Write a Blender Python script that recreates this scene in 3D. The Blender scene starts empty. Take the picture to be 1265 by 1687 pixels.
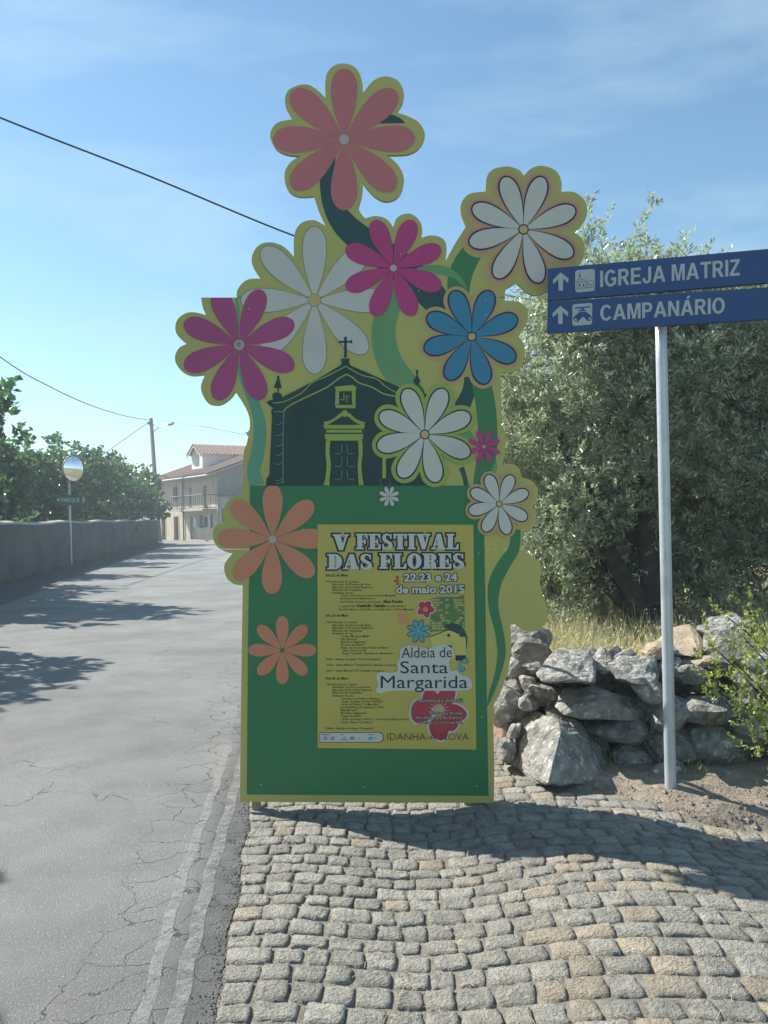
import bpy, bmesh, math, random
import numpy as np
from mathutils import Vector, Matrix, noise as mnoise
random.seed(7)
rng = np.random.default_rng(7)
scene = bpy.context.scene
COL = scene.collection

# ------------------------------------------------------------------ camera
F = 1400.0
CAMZ = 1.6
ROLL = 0.020
PITCH = 0.0036
fwd = Vector((0, math.cos(PITCH), math.sin(PITCH)))
up0 = Vector((0, -math.sin(PITCH), math.cos(PITCH)))
rt0 = Vector((1, 0, 0))
cr = (rt0 * math.cos(ROLL) - up0 * math.sin(ROLL)).normalized()
cu = (up0 * math.cos(ROLL) + rt0 * math.sin(ROLL)).normalized()
CAM = Vector((0, 0, CAMZ))
cd = bpy.data.cameras.new('camera')
cam = bpy.data.objects.new('camera', cd)
COL.objects.link(cam)
cd.sensor_fit = 'VERTICAL'
cd.sensor_height = 24.0
cd.lens = 24.0 * F / 1687.0
cd.clip_start = 0.05
cd.clip_end = 3000
R3 = Matrix((cr, cu, -fwd)).transposed()
cam.matrix_world = Matrix.Translation(CAM) @ R3.to_4x4()
scene.camera = cam

# ------------------------------------------------------------------ light
SUN_EL = math.radians(42)
SH = Vector((0.872, -0.489))            # ground direction in which shadows fall
sun_dir = Vector((-SH.x * math.cos(SUN_EL), -SH.y * math.cos(SUN_EL), math.sin(SUN_EL)))
w = bpy.data.worlds.new('World')
scene.world = w
w.use_nodes = True
nt = w.node_tree
nt.nodes.clear()
wo = nt.nodes.new('ShaderNodeOutputWorld')
bg = nt.nodes.new('ShaderNodeBackground')
sky = nt.nodes.new('ShaderNodeTexSky')
sky.sky_type = 'NISHITA'
sky.sun_disc = False
sky.sun_elevation = SUN_EL
sky.sun_rotation = math.atan2(sun_dir.x, sun_dir.y)
sky.altitude = 300
sky.air_density = 1.15
sky.dust_density = 0.35
sky.ozone_density = 1.0
# thin streaks of high cloud
tc = nt.nodes.new('ShaderNodeTexCoord')
mp = nt.nodes.new('ShaderNodeMapping')
mp.inputs['Rotation'].default_value = (0.3, 0.5, 0.6)
mp.inputs['Scale'].default_value = (1.4, 5.0, 7.0)
nz = nt.nodes.new('ShaderNodeTexNoise')
nz.inputs['Scale'].default_value = 1.3
nz.inputs['Detail'].default_value = 7
nz.inputs['Roughness'].default_value = 0.55
rmp = nt.nodes.new('ShaderNodeValToRGB')
rmp.color_ramp.elements[0].position = 0.47
rmp.color_ramp.elements[0].color = (0, 0, 0, 1)
rmp.color_ramp.elements[1].position = 0.80
rmp.color_ramp.elements[1].color = (0.62, 0.62, 0.62, 1)
mx = nt.nodes.new('ShaderNodeMix')
mx.data_type = 'RGBA'
mx.inputs[7].default_value = (4.2, 5.6, 6.2, 1)
nt.links.new(tc.outputs['Generated'], mp.inputs['Vector'])
nt.links.new(mp.outputs['Vector'], nz.inputs['Vector'])
nt.links.new(nz.outputs['Fac'], rmp.inputs['Fac'])
nt.links.new(rmp.outputs['Color'], mx.inputs[0])
tn = nt.nodes.new('ShaderNodeMix'); tn.data_type = 'RGBA'; tn.blend_type = 'MULTIPLY'; tn.inputs[0].default_value = 1.0
tn.inputs[7].default_value = (0.74, 0.95, 1.0, 1)
nt.links.new(sky.outputs['Color'], tn.inputs[6]); nt.links.new(tn.outputs[2], mx.inputs[6])
nt.links.new(mx.outputs[2], bg.inputs['Color'])
bg.inputs['Strength'].default_value = 0.09
nt.links.new(bg.outputs['Background'], wo.inputs['Surface'])

sl = bpy.data.lights.new('sun', 'SUN')
sl.energy = 5.0
sl.angle = math.radians(0.53)
sl.color = (1.0, 0.95, 0.87)
so = bpy.data.objects.new('sun', sl)
COL.objects.link(so)
so.rotation_euler = (-sun_dir).to_track_quat('-Z', 'Y').to_euler()
so.location = (-20, 10, 20)

scene.view_settings.view_transform = 'Standard'
scene.view_settings.look = 'None'
scene.view_settings.exposure = 0.85
scene.view_settings.gamma = 1.0
scene.view_settings.use_curve_mapping = False

# ------------------------------------------------------------------ helpers
def ray(px, py):
    return fwd + cr * ((px - 632.5) / F) + cu * ((843.5 - py) / F)

def at_depth(px, py, Y):
    d = ray(px, py)
    return CAM + d * (Y / d.y)

def on_ground(px, py, z=0.0):
    d = ray(px, py)
    return CAM + d * ((z - CAMZ) / d.z)

class Plane:
    def __init__(s, p, n):
        s.p = Vector(p)
        s.n = Vector(n).normalized()
        if s.n.dot(CAM - s.p) < 0:
            s.n = -s.n
    def hit(s, px, py, off=0.0):
        d = ray(px, py)
        t = (s.p - CAM).dot(s.n) / d.dot(s.n)
        return CAM + d * t + s.n * off

WLOC = {}
def wl(o):
    return WLOC.get(o, Vector((0, 0, 0)))

def setprops(o, label=None, cat=None, group=None, kind=None):
    if label: o['label'] = label
    if cat: o['category'] = cat
    if group: o['group'] = group
    if kind: o['kind'] = kind
    return o

def thing(name, loc, label, cat, group=None):
    o = bpy.data.objects.new(name, None)
    o.empty_display_size = 0.2
    COL.objects.link(o)
    o.location = loc
    WLOC[o] = Vector(loc)
    return setprops(o, label, cat, group)

def mk(name, verts, faces, mat, parent=None, loc=None, smooth=False, fm=None, tint=None, **kw):
    me = bpy.data.meshes.new(name)
    L = wl(parent) if parent else (Vector(loc) if loc is not None else Vector((0, 0, 0)))
    me.from_pydata([(v[0] - L.x, v[1] - L.y, v[2] - L.z) for v in verts], [], faces)
    mats = mat if isinstance(mat, (list, tuple)) else [mat]
    for m in mats: me.materials.append(m)
    if fm is not None: me.polygons.foreach_set('material_index', fm)
    if smooth: me.polygons.foreach_set('use_smooth', [True] * len(me.polygons))
    if tint is not None:
        a = me.attributes.new('tint', 'FLOAT', 'FACE')
        a.data.foreach_set('value', tint if hasattr(tint, '__len__') else [tint] * len(me.polygons))
    me.update()
    o = bpy.data.objects.new(name, me)
    COL.objects.link(o)
    if parent:
        o.parent = parent
    else:
        o.location = L
    WLOC[o] = L
    return setprops(o, **kw)

class MB:
    """collects shapes that become one mesh object"""
    def __init__(s):
        s.v = []; s.f = []; s.m = []; s.t = []
    def add(s, v, f, m=0, t=0.5):
        b = len(s.v)
        s.v += [tuple(x) for x in v]
        s.f += [tuple(i + b for i in q) for q in f]
        s.m += [m] * len(f); s.t += [t] * len(f)
    def box(s, c, sz, ax=None, m=0, t=0.5):
        c = Vector(c)
        ax = ax or (Vector((1, 0, 0)), Vector((0, 1, 0)), Vector((0, 0, 1)))
        hx, hy, hz = [ax[i] * sz[i] / 2 for i in range(3)]
        v = [c + hx * a + hy * b + hz * d for d in (-1, 1) for b in (-1, 1) for a in (-1, 1)]
        s.add(v, [(0, 2, 3, 1), (4, 5, 7, 6), (0, 1, 5, 4), (2, 6, 7, 3), (0, 4, 6, 2), (1, 3, 7, 5)], m, t)
    def prism(s, poly, vec, m=0, t=0.5):
        """poly: 3D loop, extruded by vec"""
        n = len(poly); vec = Vector(vec)
        P = [Vector(p) for p in poly]
        v = P + [p + vec for p in P]
        f = [tuple(range(n)), tuple(range(2 * n - 1, n - 1, -1))]
        f += [(i, i + n, (i + 1) % n + n, (i + 1) % n) for i in range(n)]
        s.add(v, f, m, t)
    def tube(s, pts, r, n=8, m=0, cap=True, t=0.5):
        pts = [Vector(p) for p in pts]
        rr = r if isinstance(r, (list, tuple)) else [r] * len(pts)
        v = []; f = []
        for i, p in enumerate(pts):
            d = (pts[min(i + 1, len(pts) - 1)] - pts[max(i - 1, 0)]).normalized()
            a = d.cross(Vector((0, 0, 1)))
            if a.length < 1e-3: a = Vector((1, 0, 0))
            a.normalize(); b = d.cross(a).normalized()
            for k in range(n):
                an = 2 * math.pi * k / n
                v.append(p + a * (rr[i] * math.cos(an)) + b * (rr[i] * math.sin(an)))
        for i in range(len(pts) - 1):
            for k in range(n):
                f.append((i * n + k, i * n + (k + 1) % n, (i + 1) * n + (k + 1) % n, (i + 1) * n + k))
        if cap:
            f.append(tuple(range(n))); f.append(tuple(range(len(pts) * n - 1, (len(pts) - 1) * n - 1, -1)))
        s.add(v, f, m, t)
    def build(s, name, mat, parent=None, smooth=False, tint=False, **kw):
        return mk(name, s.v, s.f, mat, parent, smooth=smooth, fm=s.m, tint=s.t if tint else None, **kw)

def smooth01(a, b, x):
    t = min(1, max(0, (x - a) / (b - a)))
    return t * t * (3 - 2 * t)

def catmull(pts, n=8, closed=False):
    P = [tuple(p) for p in pts]; out = []
    N = len(P)
    segs = N if closed else N - 1
    for i in range(segs):
        p1 = P[i]; p2 = P[(i + 1) % N]
        p0 = P[i - 1] if (i > 0 or closed) else p1
        p3 = P[(i + 2) % N] if (i + 2 < N or closed) else p2
        for k in range(n):
            t = k / n
            out.append(tuple(0.5 * (2 * b + (c - a) * t + (2 * a - 5 * b + 4 * c - d) * t * t + (3 * b - a - 3 * c + d) * t ** 3)
                             for a, b, c, d in zip(p0, p1, p2, p3)))
    if not closed: out.append(P[-1])
    return out

# ------------------------------------------------------------------ materials
def lnk(t, a, b): t.links.new(a, b)

def mat(name, c1, c2=None, scale=6.0, rough=0.8, bump=0.0, bscale=40.0, metal=0.0, detail=6,
        tint=0.0, objrand=0.0, spec=0.5, lo=0.35, hi=0.65, c3=None, s3=1.0, lo3=0.5, hi3=0.7, bdist=0.02, translucent=0.0, space='Object'):
    m = bpy.data.materials.new(name)
    m.use_nodes = True
    t = m.node_tree
    p = t.nodes['Principled BSDF']
    p.inputs['Roughness'].default_value = rough
    p.inputs['Metallic'].default_value = metal
    p.inputs['Specular IOR Level'].default_value = spec
    if c2 is None: c2 = tuple(x * 0.86 for x in c1)
    co = t.nodes.new('ShaderNodeTexCoord')
    src = co.outputs['Object']
    if space == 'World':
        g = t.nodes.new('ShaderNodeNewGeometry'); src = g.outputs['Position']
    def noise(sc, det=detail, ro=0.55):
        n = t.nodes.new('ShaderNodeTexNoise')
        n.inputs['Scale'].default_value = sc
        n.inputs['Detail'].default_value = det
        n.inputs['Roughness'].default_value = ro
        lnk(t, src, n.inputs['Vector'])
        return n.outputs['Fac']
    def mr(v, a, b, o1=0, o2=1):
        n = t.nodes.new('ShaderNodeMapRange')
        n.inputs['From Min'].default_value = a; n.inputs['From Max'].default_value = b
        n.inputs['To Min'].default_value = o1; n.inputs['To Max'].default_value = o2
        lnk(t, v, n.inputs['Value'])
        return n.outputs['Result']
    def mixc(f, a, b, mode='MIX'):
        n = t.nodes.new('ShaderNodeMix'); n.data_type = 'RGBA'; n.blend_type = mode
        if isinstance(f, float): n.inputs[0].default_value = f
        else: lnk(t, f, n.inputs[0])
        for i, x in ((6, a), (7, b)):
            if isinstance(x, tuple): n.inputs[i].default_value = (x[0], x[1], x[2], 1)
            else: lnk(t, x, n.inputs[i])
        return n.outputs[2]
    c = mixc(mr(noise(scale), lo, hi), tuple(c1), tuple(c2))
    if c3 is not None:
        c = mixc(mr(noise(s3, 5), lo3, hi3), c, tuple(c3))
    def scale_by(c, v, amt):
        n = t.nodes.new('ShaderNodeVectorMath'); n.operation = 'SCALE'
        lnk(t, c, n.inputs[0])
        lnk(t, mr(v, 0, 1, 1 - amt, 1 + amt), n.inputs['Scale'])
        return n.outputs['Vector']
    if tint:
        a = t.nodes.new('ShaderNodeAttribute'); a.attribute_name = 'tint'
        c = scale_by(c, a.outputs['Fac'], tint)
    if objrand:
        o = t.nodes.new('ShaderNodeObjectInfo')
        c = scale_by(c, o.outputs['Random'], objrand)
    lnk(t, c, p.inputs['Base Color'])
    if bump:
        b = t.nodes.new('ShaderNodeBump')
        b.inputs['Strength'].default_value = bump
        b.inputs['Distance'].default_value = bdist
        lnk(t, noise(bscale, 8, 0.6), b.inputs['Height'])
        lnk(t, b.outputs['Normal'], p.inputs['Normal'])
    if translucent:
        tr = t.nodes.new('ShaderNodeBsdfTranslucent')
        ms = t.nodes.new('ShaderNodeMixShader')
        ms.inputs[0].default_value = translucent
        sc = t.nodes.new('ShaderNodeVectorMath'); sc.operation = 'MULTIPLY'
        lnk(t, c, sc.inputs[0]); sc.inputs[1].default_value = (1.3, 1.5, 0.6)
        lnk(t, sc.outputs['Vector'], tr.inputs['Color'])
        lnk(t, p.outputs[0], ms.inputs[1]); lnk(t, tr.outputs[0], ms.inputs[2])
        lnk(t, ms.outputs[0], t.nodes['Material Output'].inputs['Surface'])
    return m

def flat(name, c, rough=0.45, spec=0.4, var=0.06):
    return mat(name, c, tuple(x * (1 - var) for x in c), scale=2.2, rough=rough, spec=spec, detail=6, c3=tuple(x * .8 + .03 for x in c), s3=4.5, lo3=.56, hi3=.78)

M = {}
M['asphalt_far'] = mat('ground_grass', (0.20, 0.17, 0.09), (0.10, 0.11, 0.05), 1.5, 0.95, 0.6, 30, c3=(0.24, 0.20, 0.12), s3=0.3, space='World')
M['verge'] = mat('verge_earth', (0.12, 0.115, 0.105), (0.08, 0.08, 0.075), 2.0, 0.95, 0.5, 25, space='World')
M['dirt'] = mat('dirt', (0.30, 0.25, 0.195), (0.19, 0.155, 0.12), 5.0, 0.98, 1.0, 60, bdist=0.02, space='World', c3=(0.42, 0.35, 0.27), s3=18)
M['sand'] = mat('joint_sand', (0.285, 0.265, 0.22), (0.17, 0.155, 0.13), 12.0, 0.98, 1.0, 150, bdist=0.01, space='World')
M['cobble'] = mat('granite_sett', (0.375, 0.36, 0.31), (0.23, 0.222, 0.195), 16.0, 0.92, 1.0, 75, tint=0.17, bdist=0.03, space='World', c3=(0.47, 0.43, 0.34), s3=55, lo3=0.5, hi3=0.75)
M['cobble_warm'] = mat('granite_sett_warm', (0.43, 0.375, 0.285), (0.30, 0.26, 0.20), 16.0, 0.92, 1.0, 75, tint=0.17, bdist=0.03, space='World')
M['stone'] = mat('granite_rock', (0.37, 0.36, 0.325), (0.15, 0.148, 0.138), 13.0, 0.95, 1.0, 34, tint=0.3, bdist=0.04, space='World', c3=(0.52, 0.52, 0.45), s3=22, lo3=0.56, hi3=0.66)
M['stone_tan'] = mat('tan_rock', (0.42, 0.34, 0.24), (0.30, 0.24, 0.17), 6.0, 0.95, 0.6, 22, bdist=0.03, space='World')
M['stone_red'] = mat('reddish_rock', (0.33, 0.22, 0.16), (0.20, 0.14, 0.11), 6.0, 0.95, 0.8, 24, bdist=0.03, space='World')

def asphalt():
    m = mat('asphalt', (0.275, 0.28, 0.265), (0.225, 0.23, 0.22), 2.2, 0.92, 1.0, 130, bdist=0.02, space='World', c3=(0.42, 0.42, 0.39), s3=95, lo3=0.58, hi3=0.66)
    t = m.node_tree
    p = t.nodes['Principled BSDF']
    old = p.inputs['Base Color'].links[0].from_socket
    g = t.nodes.new('ShaderNodeNewGeometry')
    nn = t.nodes.new('ShaderNodeTexNoise'); nn.inputs['Scale'].default_value = 5.0; nn.inputs['Detail'].default_value = 6
    lnk(t, g.outputs['Position'], nn.inputs['Vector'])
    sc = t.nodes.new('ShaderNodeVectorMath'); sc.operation = 'SCALE'; sc.inputs['Scale'].default_value = 0.33
    lnk(t, nn.outputs['Color'], sc.inputs[0])
    ad = t.nodes.new('ShaderNodeVectorMath'); ad.operation = 'ADD'
    lnk(t, g.outputs['Position'], ad.inputs[0]); lnk(t, sc.outputs['Vector'], ad.inputs[1])
    sx = t.nodes.new('ShaderNodeSeparateXYZ'); lnk(t, g.outputs['Position'], sx.inputs[0])
    def math_(op, a, b=None, c=None):
        n = t.nodes.new('ShaderNodeMath'); n.operation = op
        for i, v in enumerate((a, b, c)):
            if v is None: continue
            if isinstance(v, (int, float)): n.inputs[i].default_value = v
            else: lnk(t, v, n.inputs[i])
        return n.outputs[0]
    def vor(scale, th):
        v = t.nodes.new('ShaderNodeTexVoronoi'); v.feature = 'DISTANCE_TO_EDGE'; v.voronoi_dimensions = '2D'
        v.inputs['Scale'].default_value = scale
        lnk(t, ad.outputs['Vector'], v.inputs['Vector'])
        r = t.nodes.new('ShaderNodeMapRange'); r.inputs['From Min'].default_value = 0; r.inputs['From Max'].default_value = th
        r.inputs['To Min'].default_value = 1; r.inputs['To Max'].default_value = 0
        lnk(t, v.outputs['Distance'], r.inputs['Value'])
        return r.outputs['Result']
    # distance in from the road edge, x + 0.105 y + 0.28 = 0 on the edge
    e = math_('ADD', math_('MULTIPLY', sx.outputs['Y'], 0.105), math_('ADD', sx.outputs['X'], 0.28))
    def band(lo_, hi_):
        r = t.nodes.new('ShaderNodeMapRange'); r.inputs['From Min'].default_value = lo_; r.inputs['From Max'].default_value = hi_
        lnk(t, e, r.inputs['Value']); return r.outputs['Result']
    n2 = t.nodes.new('ShaderNodeTexNoise'); n2.inputs['Scale'].default_value = 1.3; n2.inputs['Detail'].default_value = 2
    lnk(t, g.outputs['Position'], n2.inputs['Vector'])
    r2 = t.nodes.new('ShaderNodeMapRange'); r2.inputs['From Min'].default_value = 0.52; r2.inputs['From Max'].default_value = 0.62
    lnk(t, n2.outputs['Fac'], r2.inputs['Value'])
    crack = math_('MULTIPLY', vor(3.9, 0.016), band(-0.55, -0.30))
    crack2 = math_('MULTIPLY', math_('MULTIPLY', vor(1.05, 0.004), band(-2.4, -1.0)), r2.outputs['Result'])
    cr_ = math_('MINIMUM', math_('ADD', crack, crack2), 1.0)
    mx = t.nodes.new('ShaderNodeMix'); mx.data_type = 'RGBA'
    # broad worn patches and small rusty stains
    n5 = t.nodes.new('ShaderNodeTexNoise'); n5.inputs['Scale'].default_value = 0.7; n5.inputs['Detail'].default_value = 9; n5.inputs['Roughness'].default_value = 0.65
    lnk(t, g.outputs['Position'], n5.inputs['Vector'])
    r5 = t.nodes.new('ShaderNodeMapRange'); r5.inputs['From Min'].default_value = 0.35; r5.inputs['From Max'].default_value = 0.68; r5.inputs['To Min'].default_value = 0.80; r5.inputs['To Max'].default_value = 1.16
    lnk(t, n5.outputs['Fac'], r5.inputs['Value'])
    s5 = t.nodes.new('ShaderNodeVectorMath'); s5.operation = 'SCALE'; lnk(t, old, s5.inputs[0]); lnk(t, r5.outputs['Result'], s5.inputs['Scale'])
    v5 = t.nodes.new('ShaderNodeTexVoronoi'); v5.inputs['Scale'].default_value = 1.7; v5.inputs['Randomness'].default_value = 1.0
    lnk(t, ad.outputs['Vector'], v5.inputs['Vector'])
    r6 = t.nodes.new('ShaderNodeMapRange'); r6.inputs['From Min'].default_value = 0.04; r6.inputs['From Max'].default_value = 0.17; r6.inputs['To Min'].default_value = 0.4; r6.inputs['To Max'].default_value = 0.0
    lnk(t, v5.outputs['Distance'], r6.inputs['Value'])
    m6 = t.nodes.new('ShaderNodeMix'); m6.data_type = 'RGBA'; lnk(t, r6.outputs['Result'], m6.inputs[0]); lnk(t, s5.outputs['Vector'], m6.inputs[6]); m6.inputs[7].default_value = (0.25, 0.19, 0.14, 1)
    old = m6.outputs[2]
    lnk(t, math_('MULTIPLY', cr_, 0.52), mx.inputs[0]); lnk(t, old, mx.inputs[6]); mx.inputs[7].default_value = (0.035, 0.033, 0.03, 1)
    dk = t.nodes.new('ShaderNodeMix'); dk.data_type = 'RGBA'
    n4 = t.nodes.new('ShaderNodeTexNoise'); n4.inputs['Scale'].default_value = 7; n4.inputs['Detail'].default_value = 8
    lnk(t, g.outputs['Position'], n4.inputs['Vector'])
    lnk(t, math_('MULTIPLY', band(-0.24, -0.13), math_('MINIMUM', math_('MULTIPLY', n4.outputs['Fac'], 1.3), 0.8)), dk.inputs[0])
    lnk(t, mx.outputs[2], dk.inputs[6]); dk.inputs[7].default_value = (0.10, 0.10, 0.095, 1)
    lnk(t, dk.outputs[2], p.inputs['Base Color'])
    ob = [n for n in t.nodes if n.bl_idname == 'ShaderNodeBump'][0]
    b2 = t.nodes.new('ShaderNodeBump'); b2.invert = True; b2.inputs['Strength'].default_value = 0.9; b2.inputs['Distance'].default_value = 0.03
    lnk(t, cr_, b2.inputs['Height']); lnk(t, ob.outputs['Normal'], b2.inputs['Normal'])
    lnk(t, b2.outputs['Normal'], p.inputs['Normal'])
    return m
M['asphalt'] = asphalt()

def worn_paint():
    m = mat('worn_road_paint', (0.50, 0.50, 0.47), (0.40, 0.40, 0.38), 10, 0.85, 0.6, 120, space='World')
    t = m.node_tree
    g = t.nodes.new('ShaderNodeNewGeometry')
    n = t.nodes.new('ShaderNodeTexNoise'); n.inputs['Scale'].default_value = 14; n.inputs['Detail'].default_value = 10; n.inputs['Roughness'].default_value = 0.85
    lnk(t, g.outputs['Position'], n.inputs['Vector'])
    r = t.nodes.new('ShaderNodeMapRange'); r.inputs['From Min'].default_value = 0.40; r.inputs['From Max'].default_value = 0.60
    r.inputs['To Min'].default_value = 0.0; r.inputs['To Max'].default_value = 0.55
    lnk(t, n.outputs['Fac'], r.inputs['Value'])
    tr = t.nodes.new('ShaderNodeBsdfTransparent'); ms = t.nodes.new('ShaderNodeMixShader')
    lnk(t, r.outputs['Result'], ms.inputs[0]); lnk(t, tr.outputs[0], ms.inputs[1])
    lnk(t, t.nodes['Principled BSDF'].outputs[0], ms.inputs[2])
    lnk(t, ms.outputs[0], t.nodes['Material Output'].inputs['Surface'])
    return m
M['paint'] = worn_paint()

# ------------------------------------------------------------------ ground heights
def fbm(x, y, s=1.0, o=4):
    v = 0; a = 0.5
    for i in range(o):
        v += a * mnoise.noise(Vector((x * s, y * s, 3.7 + i * 9.1))); a *= 0.5; s *= 2.03
    return v

EDGE = [(-3, -0.45), (2, -0.50), (4.6, -0.76), (7, -1.0), (15, -2.0), (25, -3.6), (38, -6.0), (48, -8.5), (58.5, -11.9), (64, -15.8), (72, -22)]
LEFT = [(-3, -4.6), (2, -5.0), (4.6, -5.3), (7, -5.75), (15, -7.2), (25, -8.9), (38, -11.2), (48, -12.8), (58.5, -15.2), (64, -18.4), (74, -25)]
def interp(tab, y):
    if y <= tab[0][0]: return tab[0][1]
    for (a, x0), (b, x1) in zip(tab, tab[1:]):
        if y <= b: return x0 + (x1 - x0) * (y - a) / (b - a)
    return tab[-1][1]

def G(x, y):
    """paved ground height near the board"""
    k = 1 - smooth01(8, 12, y)
    e = smooth01(-0.72, -0.35, x)
    h = e * (0.012 - 0.042 * math.exp(-((x - 0.12) / 0.36) ** 2) + 0.02 * smooth01(0.3, 0.9, x)
             + 0.045 * math.exp(-((x - 1.0) / 0.55) ** 2 - ((y - 3.35) / 0.65) ** 2) - 0.085 * smooth01(1.1, 1.9, x) * smooth01(3.5, 4.1, y) * (1 - 0.9 * smooth01(4.2, 4.7, y)))
    return k * h

def wall_front(x):
    return 4.98

def dirt_edge(x):
    """depth y at which cobbles give way to earth"""
    if x < 0.85: return 5.6
    return 4.82 - 0.55 * smooth01(0.8, 1.9, x) - 0.25 * smooth01(1.8, 3.2, x)

# ---- ground
def grid_sheet(name, xs, ys, hf, m, **kw):
    v = [(x, y, hf(x, y)) for y in ys for x in xs]
    nx = len(xs)
    f = [(j * nx + i, j * nx + i + 1, (j + 1) * nx + i + 1, (j + 1) * nx + i) for j in range(len(ys) - 1) for i in range(nx - 1)]
    return mk(name, v, f, m, smooth=True, **kw)

xs = [-900, -400, -200, -100, -60, -40] + list(np.arange(-30, -8, 2.0)) + list(np.arange(-8, 8.01, 0.5)) + [10, 13, 17, 25, 40, 70, 130, 300, 900]
ys = [-300, -100, -40, -15, -6, -3] + list(np.arange(0, 12.01, 0.5)) + [14, 17, 20, 25, 30, 40, 50, 60, 70, 90, 130, 200, 350, 600, 1200]
def ground_h(x, y):
    h = -0.06
    if x > 0.6 and y > 5.2:
        h += 0.38 * smooth01(5.3, 6.1, y) * smooth01(0.6, 1.2, x) * (1 - 0.5 * smooth01(20, 60, y))
    h += 0.05 * fbm(x, y, 0.3) * smooth01(6, 12, y) * smooth01(-2, 1, x)
    return h
grid_sheet('ground', xs, ys, ground_h, M['asphalt_far'], kind='structure')

# ---- road
def strip(name, ya, lf, rf, n, m, z, **kw):
    v = []; f = []
    for y in ya:
        a, b = lf(y), rf(y)
        for i in range(n + 1):
            x = a + (b - a) * i / n
            v.append((x, y, z(x, y)))
    k = n + 1
    for j in range(len(ya) - 1):
        for i in range(n):
            f.append((j * k + i, j * k + i + 1, (j + 1) * k + i + 1, (j + 1) * k + i))
    return mk(name, v, f, m, smooth=True, **kw)
yr = list(np.arange(-3, 1.5, 0.15)) + list(np.arange(1.5, 5, 0.02)) + list(np.arange(5, 10, 0.15)) + list(np.arange(10, 74, 1.0))
def road_right(y):
    return interp(EDGE, y) + (0.008 * math.sin(y * 9.0) + 0.025 * fbm(y, 1.0, 3.0) + 0.03 * fbm(y, 5.0, 14.0) if y < 9 else 0)
def road_z(x, y):
    return 0.012 * fbm(x, y, 1.1, 3) * (1 if y < 12 else 0)
strip('road', yr, lambda y: interp(LEFT, y), road_right, 40, M['asphalt'], road_z, kind='structure')
WALLX = lambda y: -7.15 - 0.148 * (y - 2.8)
strip('verge', yr, lambda y: WALLX(y) - 1.5 if y < 60 else interp(LEFT, y) - 3, lambda y: interp(LEFT, y) + 0.12, 8, M['verge'],
      lambda x, y: 0.03 + 0.02 * fbm(x, y, 1.2, 3) - 0.04 * smooth01(interp(LEFT, y) - 0.15, interp(LEFT, y) + 0.1, x), kind='structure')

def line_strip(name, pts, wd, label=None):
    P = catmull(pts, 10)
    v = []; f = []
    for i, (x, y) in enumerate(P):
        j = 0.006 * math.sin(i * 1.7)
        v += [(x - wd / 2 + j, y, road_z(x - wd / 2, y) + 0.004), (x + wd / 2 + j, y, road_z(x + wd / 2, y) + 0.004)]
    f = [(2 * i, 2 * i + 1, 2 * i + 3, 2 * i + 2) for i in range(len(P) - 1)]
    return mk(name, v, f, M['paint'], kind='structure')
line_strip('road_line', [(-0.70, 1.6), (-0.80, 2.68), (-0.92, 3.7), (-1.03, 5.0), (-1.12, 6.0)], 0.045)
line_strip('road_line', [(-0.58, 1.6), (-0.695, 2.68), (-0.80, 3.7), (-0.92, 5.1), (-1.07, 6.6), (-1.3, 8.6)], 0.055)

# ---- cobbles: sand bed, then each sett
bx = list(np.arange(-0.82, 3.6, 0.06)); by = list(np.arange(0.4, 5.9, 0.06))
def bed_h(x, y):
    return G(x, y) - 0.001 + 0.005 * fbm(x, y, 9, 3) + 0.004 * fbm(x, y, 3, 2) - 0.004 * (1 - smooth01(0.0, 0.12, x - road_right(y)))
def clipx(x, y): return max(x, road_right(y) - 0.06)
pavement = strip('pavement', by, lambda y: road_right(y) - 0.05, lambda y: 3.55, 72, M['sand'], bed_h, kind='structure')

def warp(x, y):
    # rows lie straight on the left and swing towards the camera on the right
    return y - 0.10 * max(0, x - 0.15) ** 1.15 + 0.010 * math.sin(x * 2.2 + y) + 0.012 * fbm(x, y, 1.6, 2)
def sett(q, t, hgt):
    """q: four (x, y) corners; returns a cushion-shaped block standing out of the bed"""
    nx_, ny_ = 7, 6
    AX = (-1, -.94, -.60, -.18, .24, .66, .94, 1); AY = (-1, -.92, -.45, .05, .52, .92, 1)
    V = []; s0 = random.random() * 50
    tilt = (random.uniform(-.045, .045), random.uniform(-.045, .045))
    cx = sum(p[0] for p in q) / 4; cy = sum(p[1] for p in q) / 4
    for j in range(ny_ + 1):
        for i in range(nx_ + 1):
            u = i / nx_; w_ = j / ny_
            # pull grid lines towards the rim, round the corners
            a = AX[i]; b = AY[j]
            k = 1 - 0.055 * (a * a * b * b)
            uu = 0.5 + a * k / 2; ww = 0.5 + b * k / 2
            x = (q[0][0] * (1 - uu) + q[1][0] * uu) * (1 - ww) + (q[3][0] * (1 - uu) + q[2][0] * uu) * ww
            y = (q[0][1] * (1 - uu) + q[1][1] * uu) * (1 - ww) + (q[3][1] * (1 - uu) + q[2][1] * uu) * ww
            e = max(abs(a), abs(b))
            jit = 0.006 * (1 if e > .9 else .5)
            x += jit * mnoise.noise(Vector((x * 60, y * 60, s0))); y += jit * mnoise.noise(Vector((x * 60, y * 60, s0 + 9)))
            z = G(x, y) + hgt * (1 - e ** 8 * 0.25) + 0.0095 * abs(mnoise.noise(Vector((x * 24, y * 24, s0)))) - 0.003 + 0.005 * mnoise.noise(Vector((x * 62, y * 62, s0)))
            z += (x - cx) * tilt[0] + (y - cy) * tilt[1]
            if e > 0.99: z = G(x, y) - 0.012
            V.append((x, y, z))
    k = nx_ + 1
    Fc = [(j * k + i, j * k + i + 1, (j + 1) * k + i + 1, (j + 1) * k + i) for j in range(ny_) for i in range(nx_)]
    return V, Fc
setts = []
y = 0.9; row = 0
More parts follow.
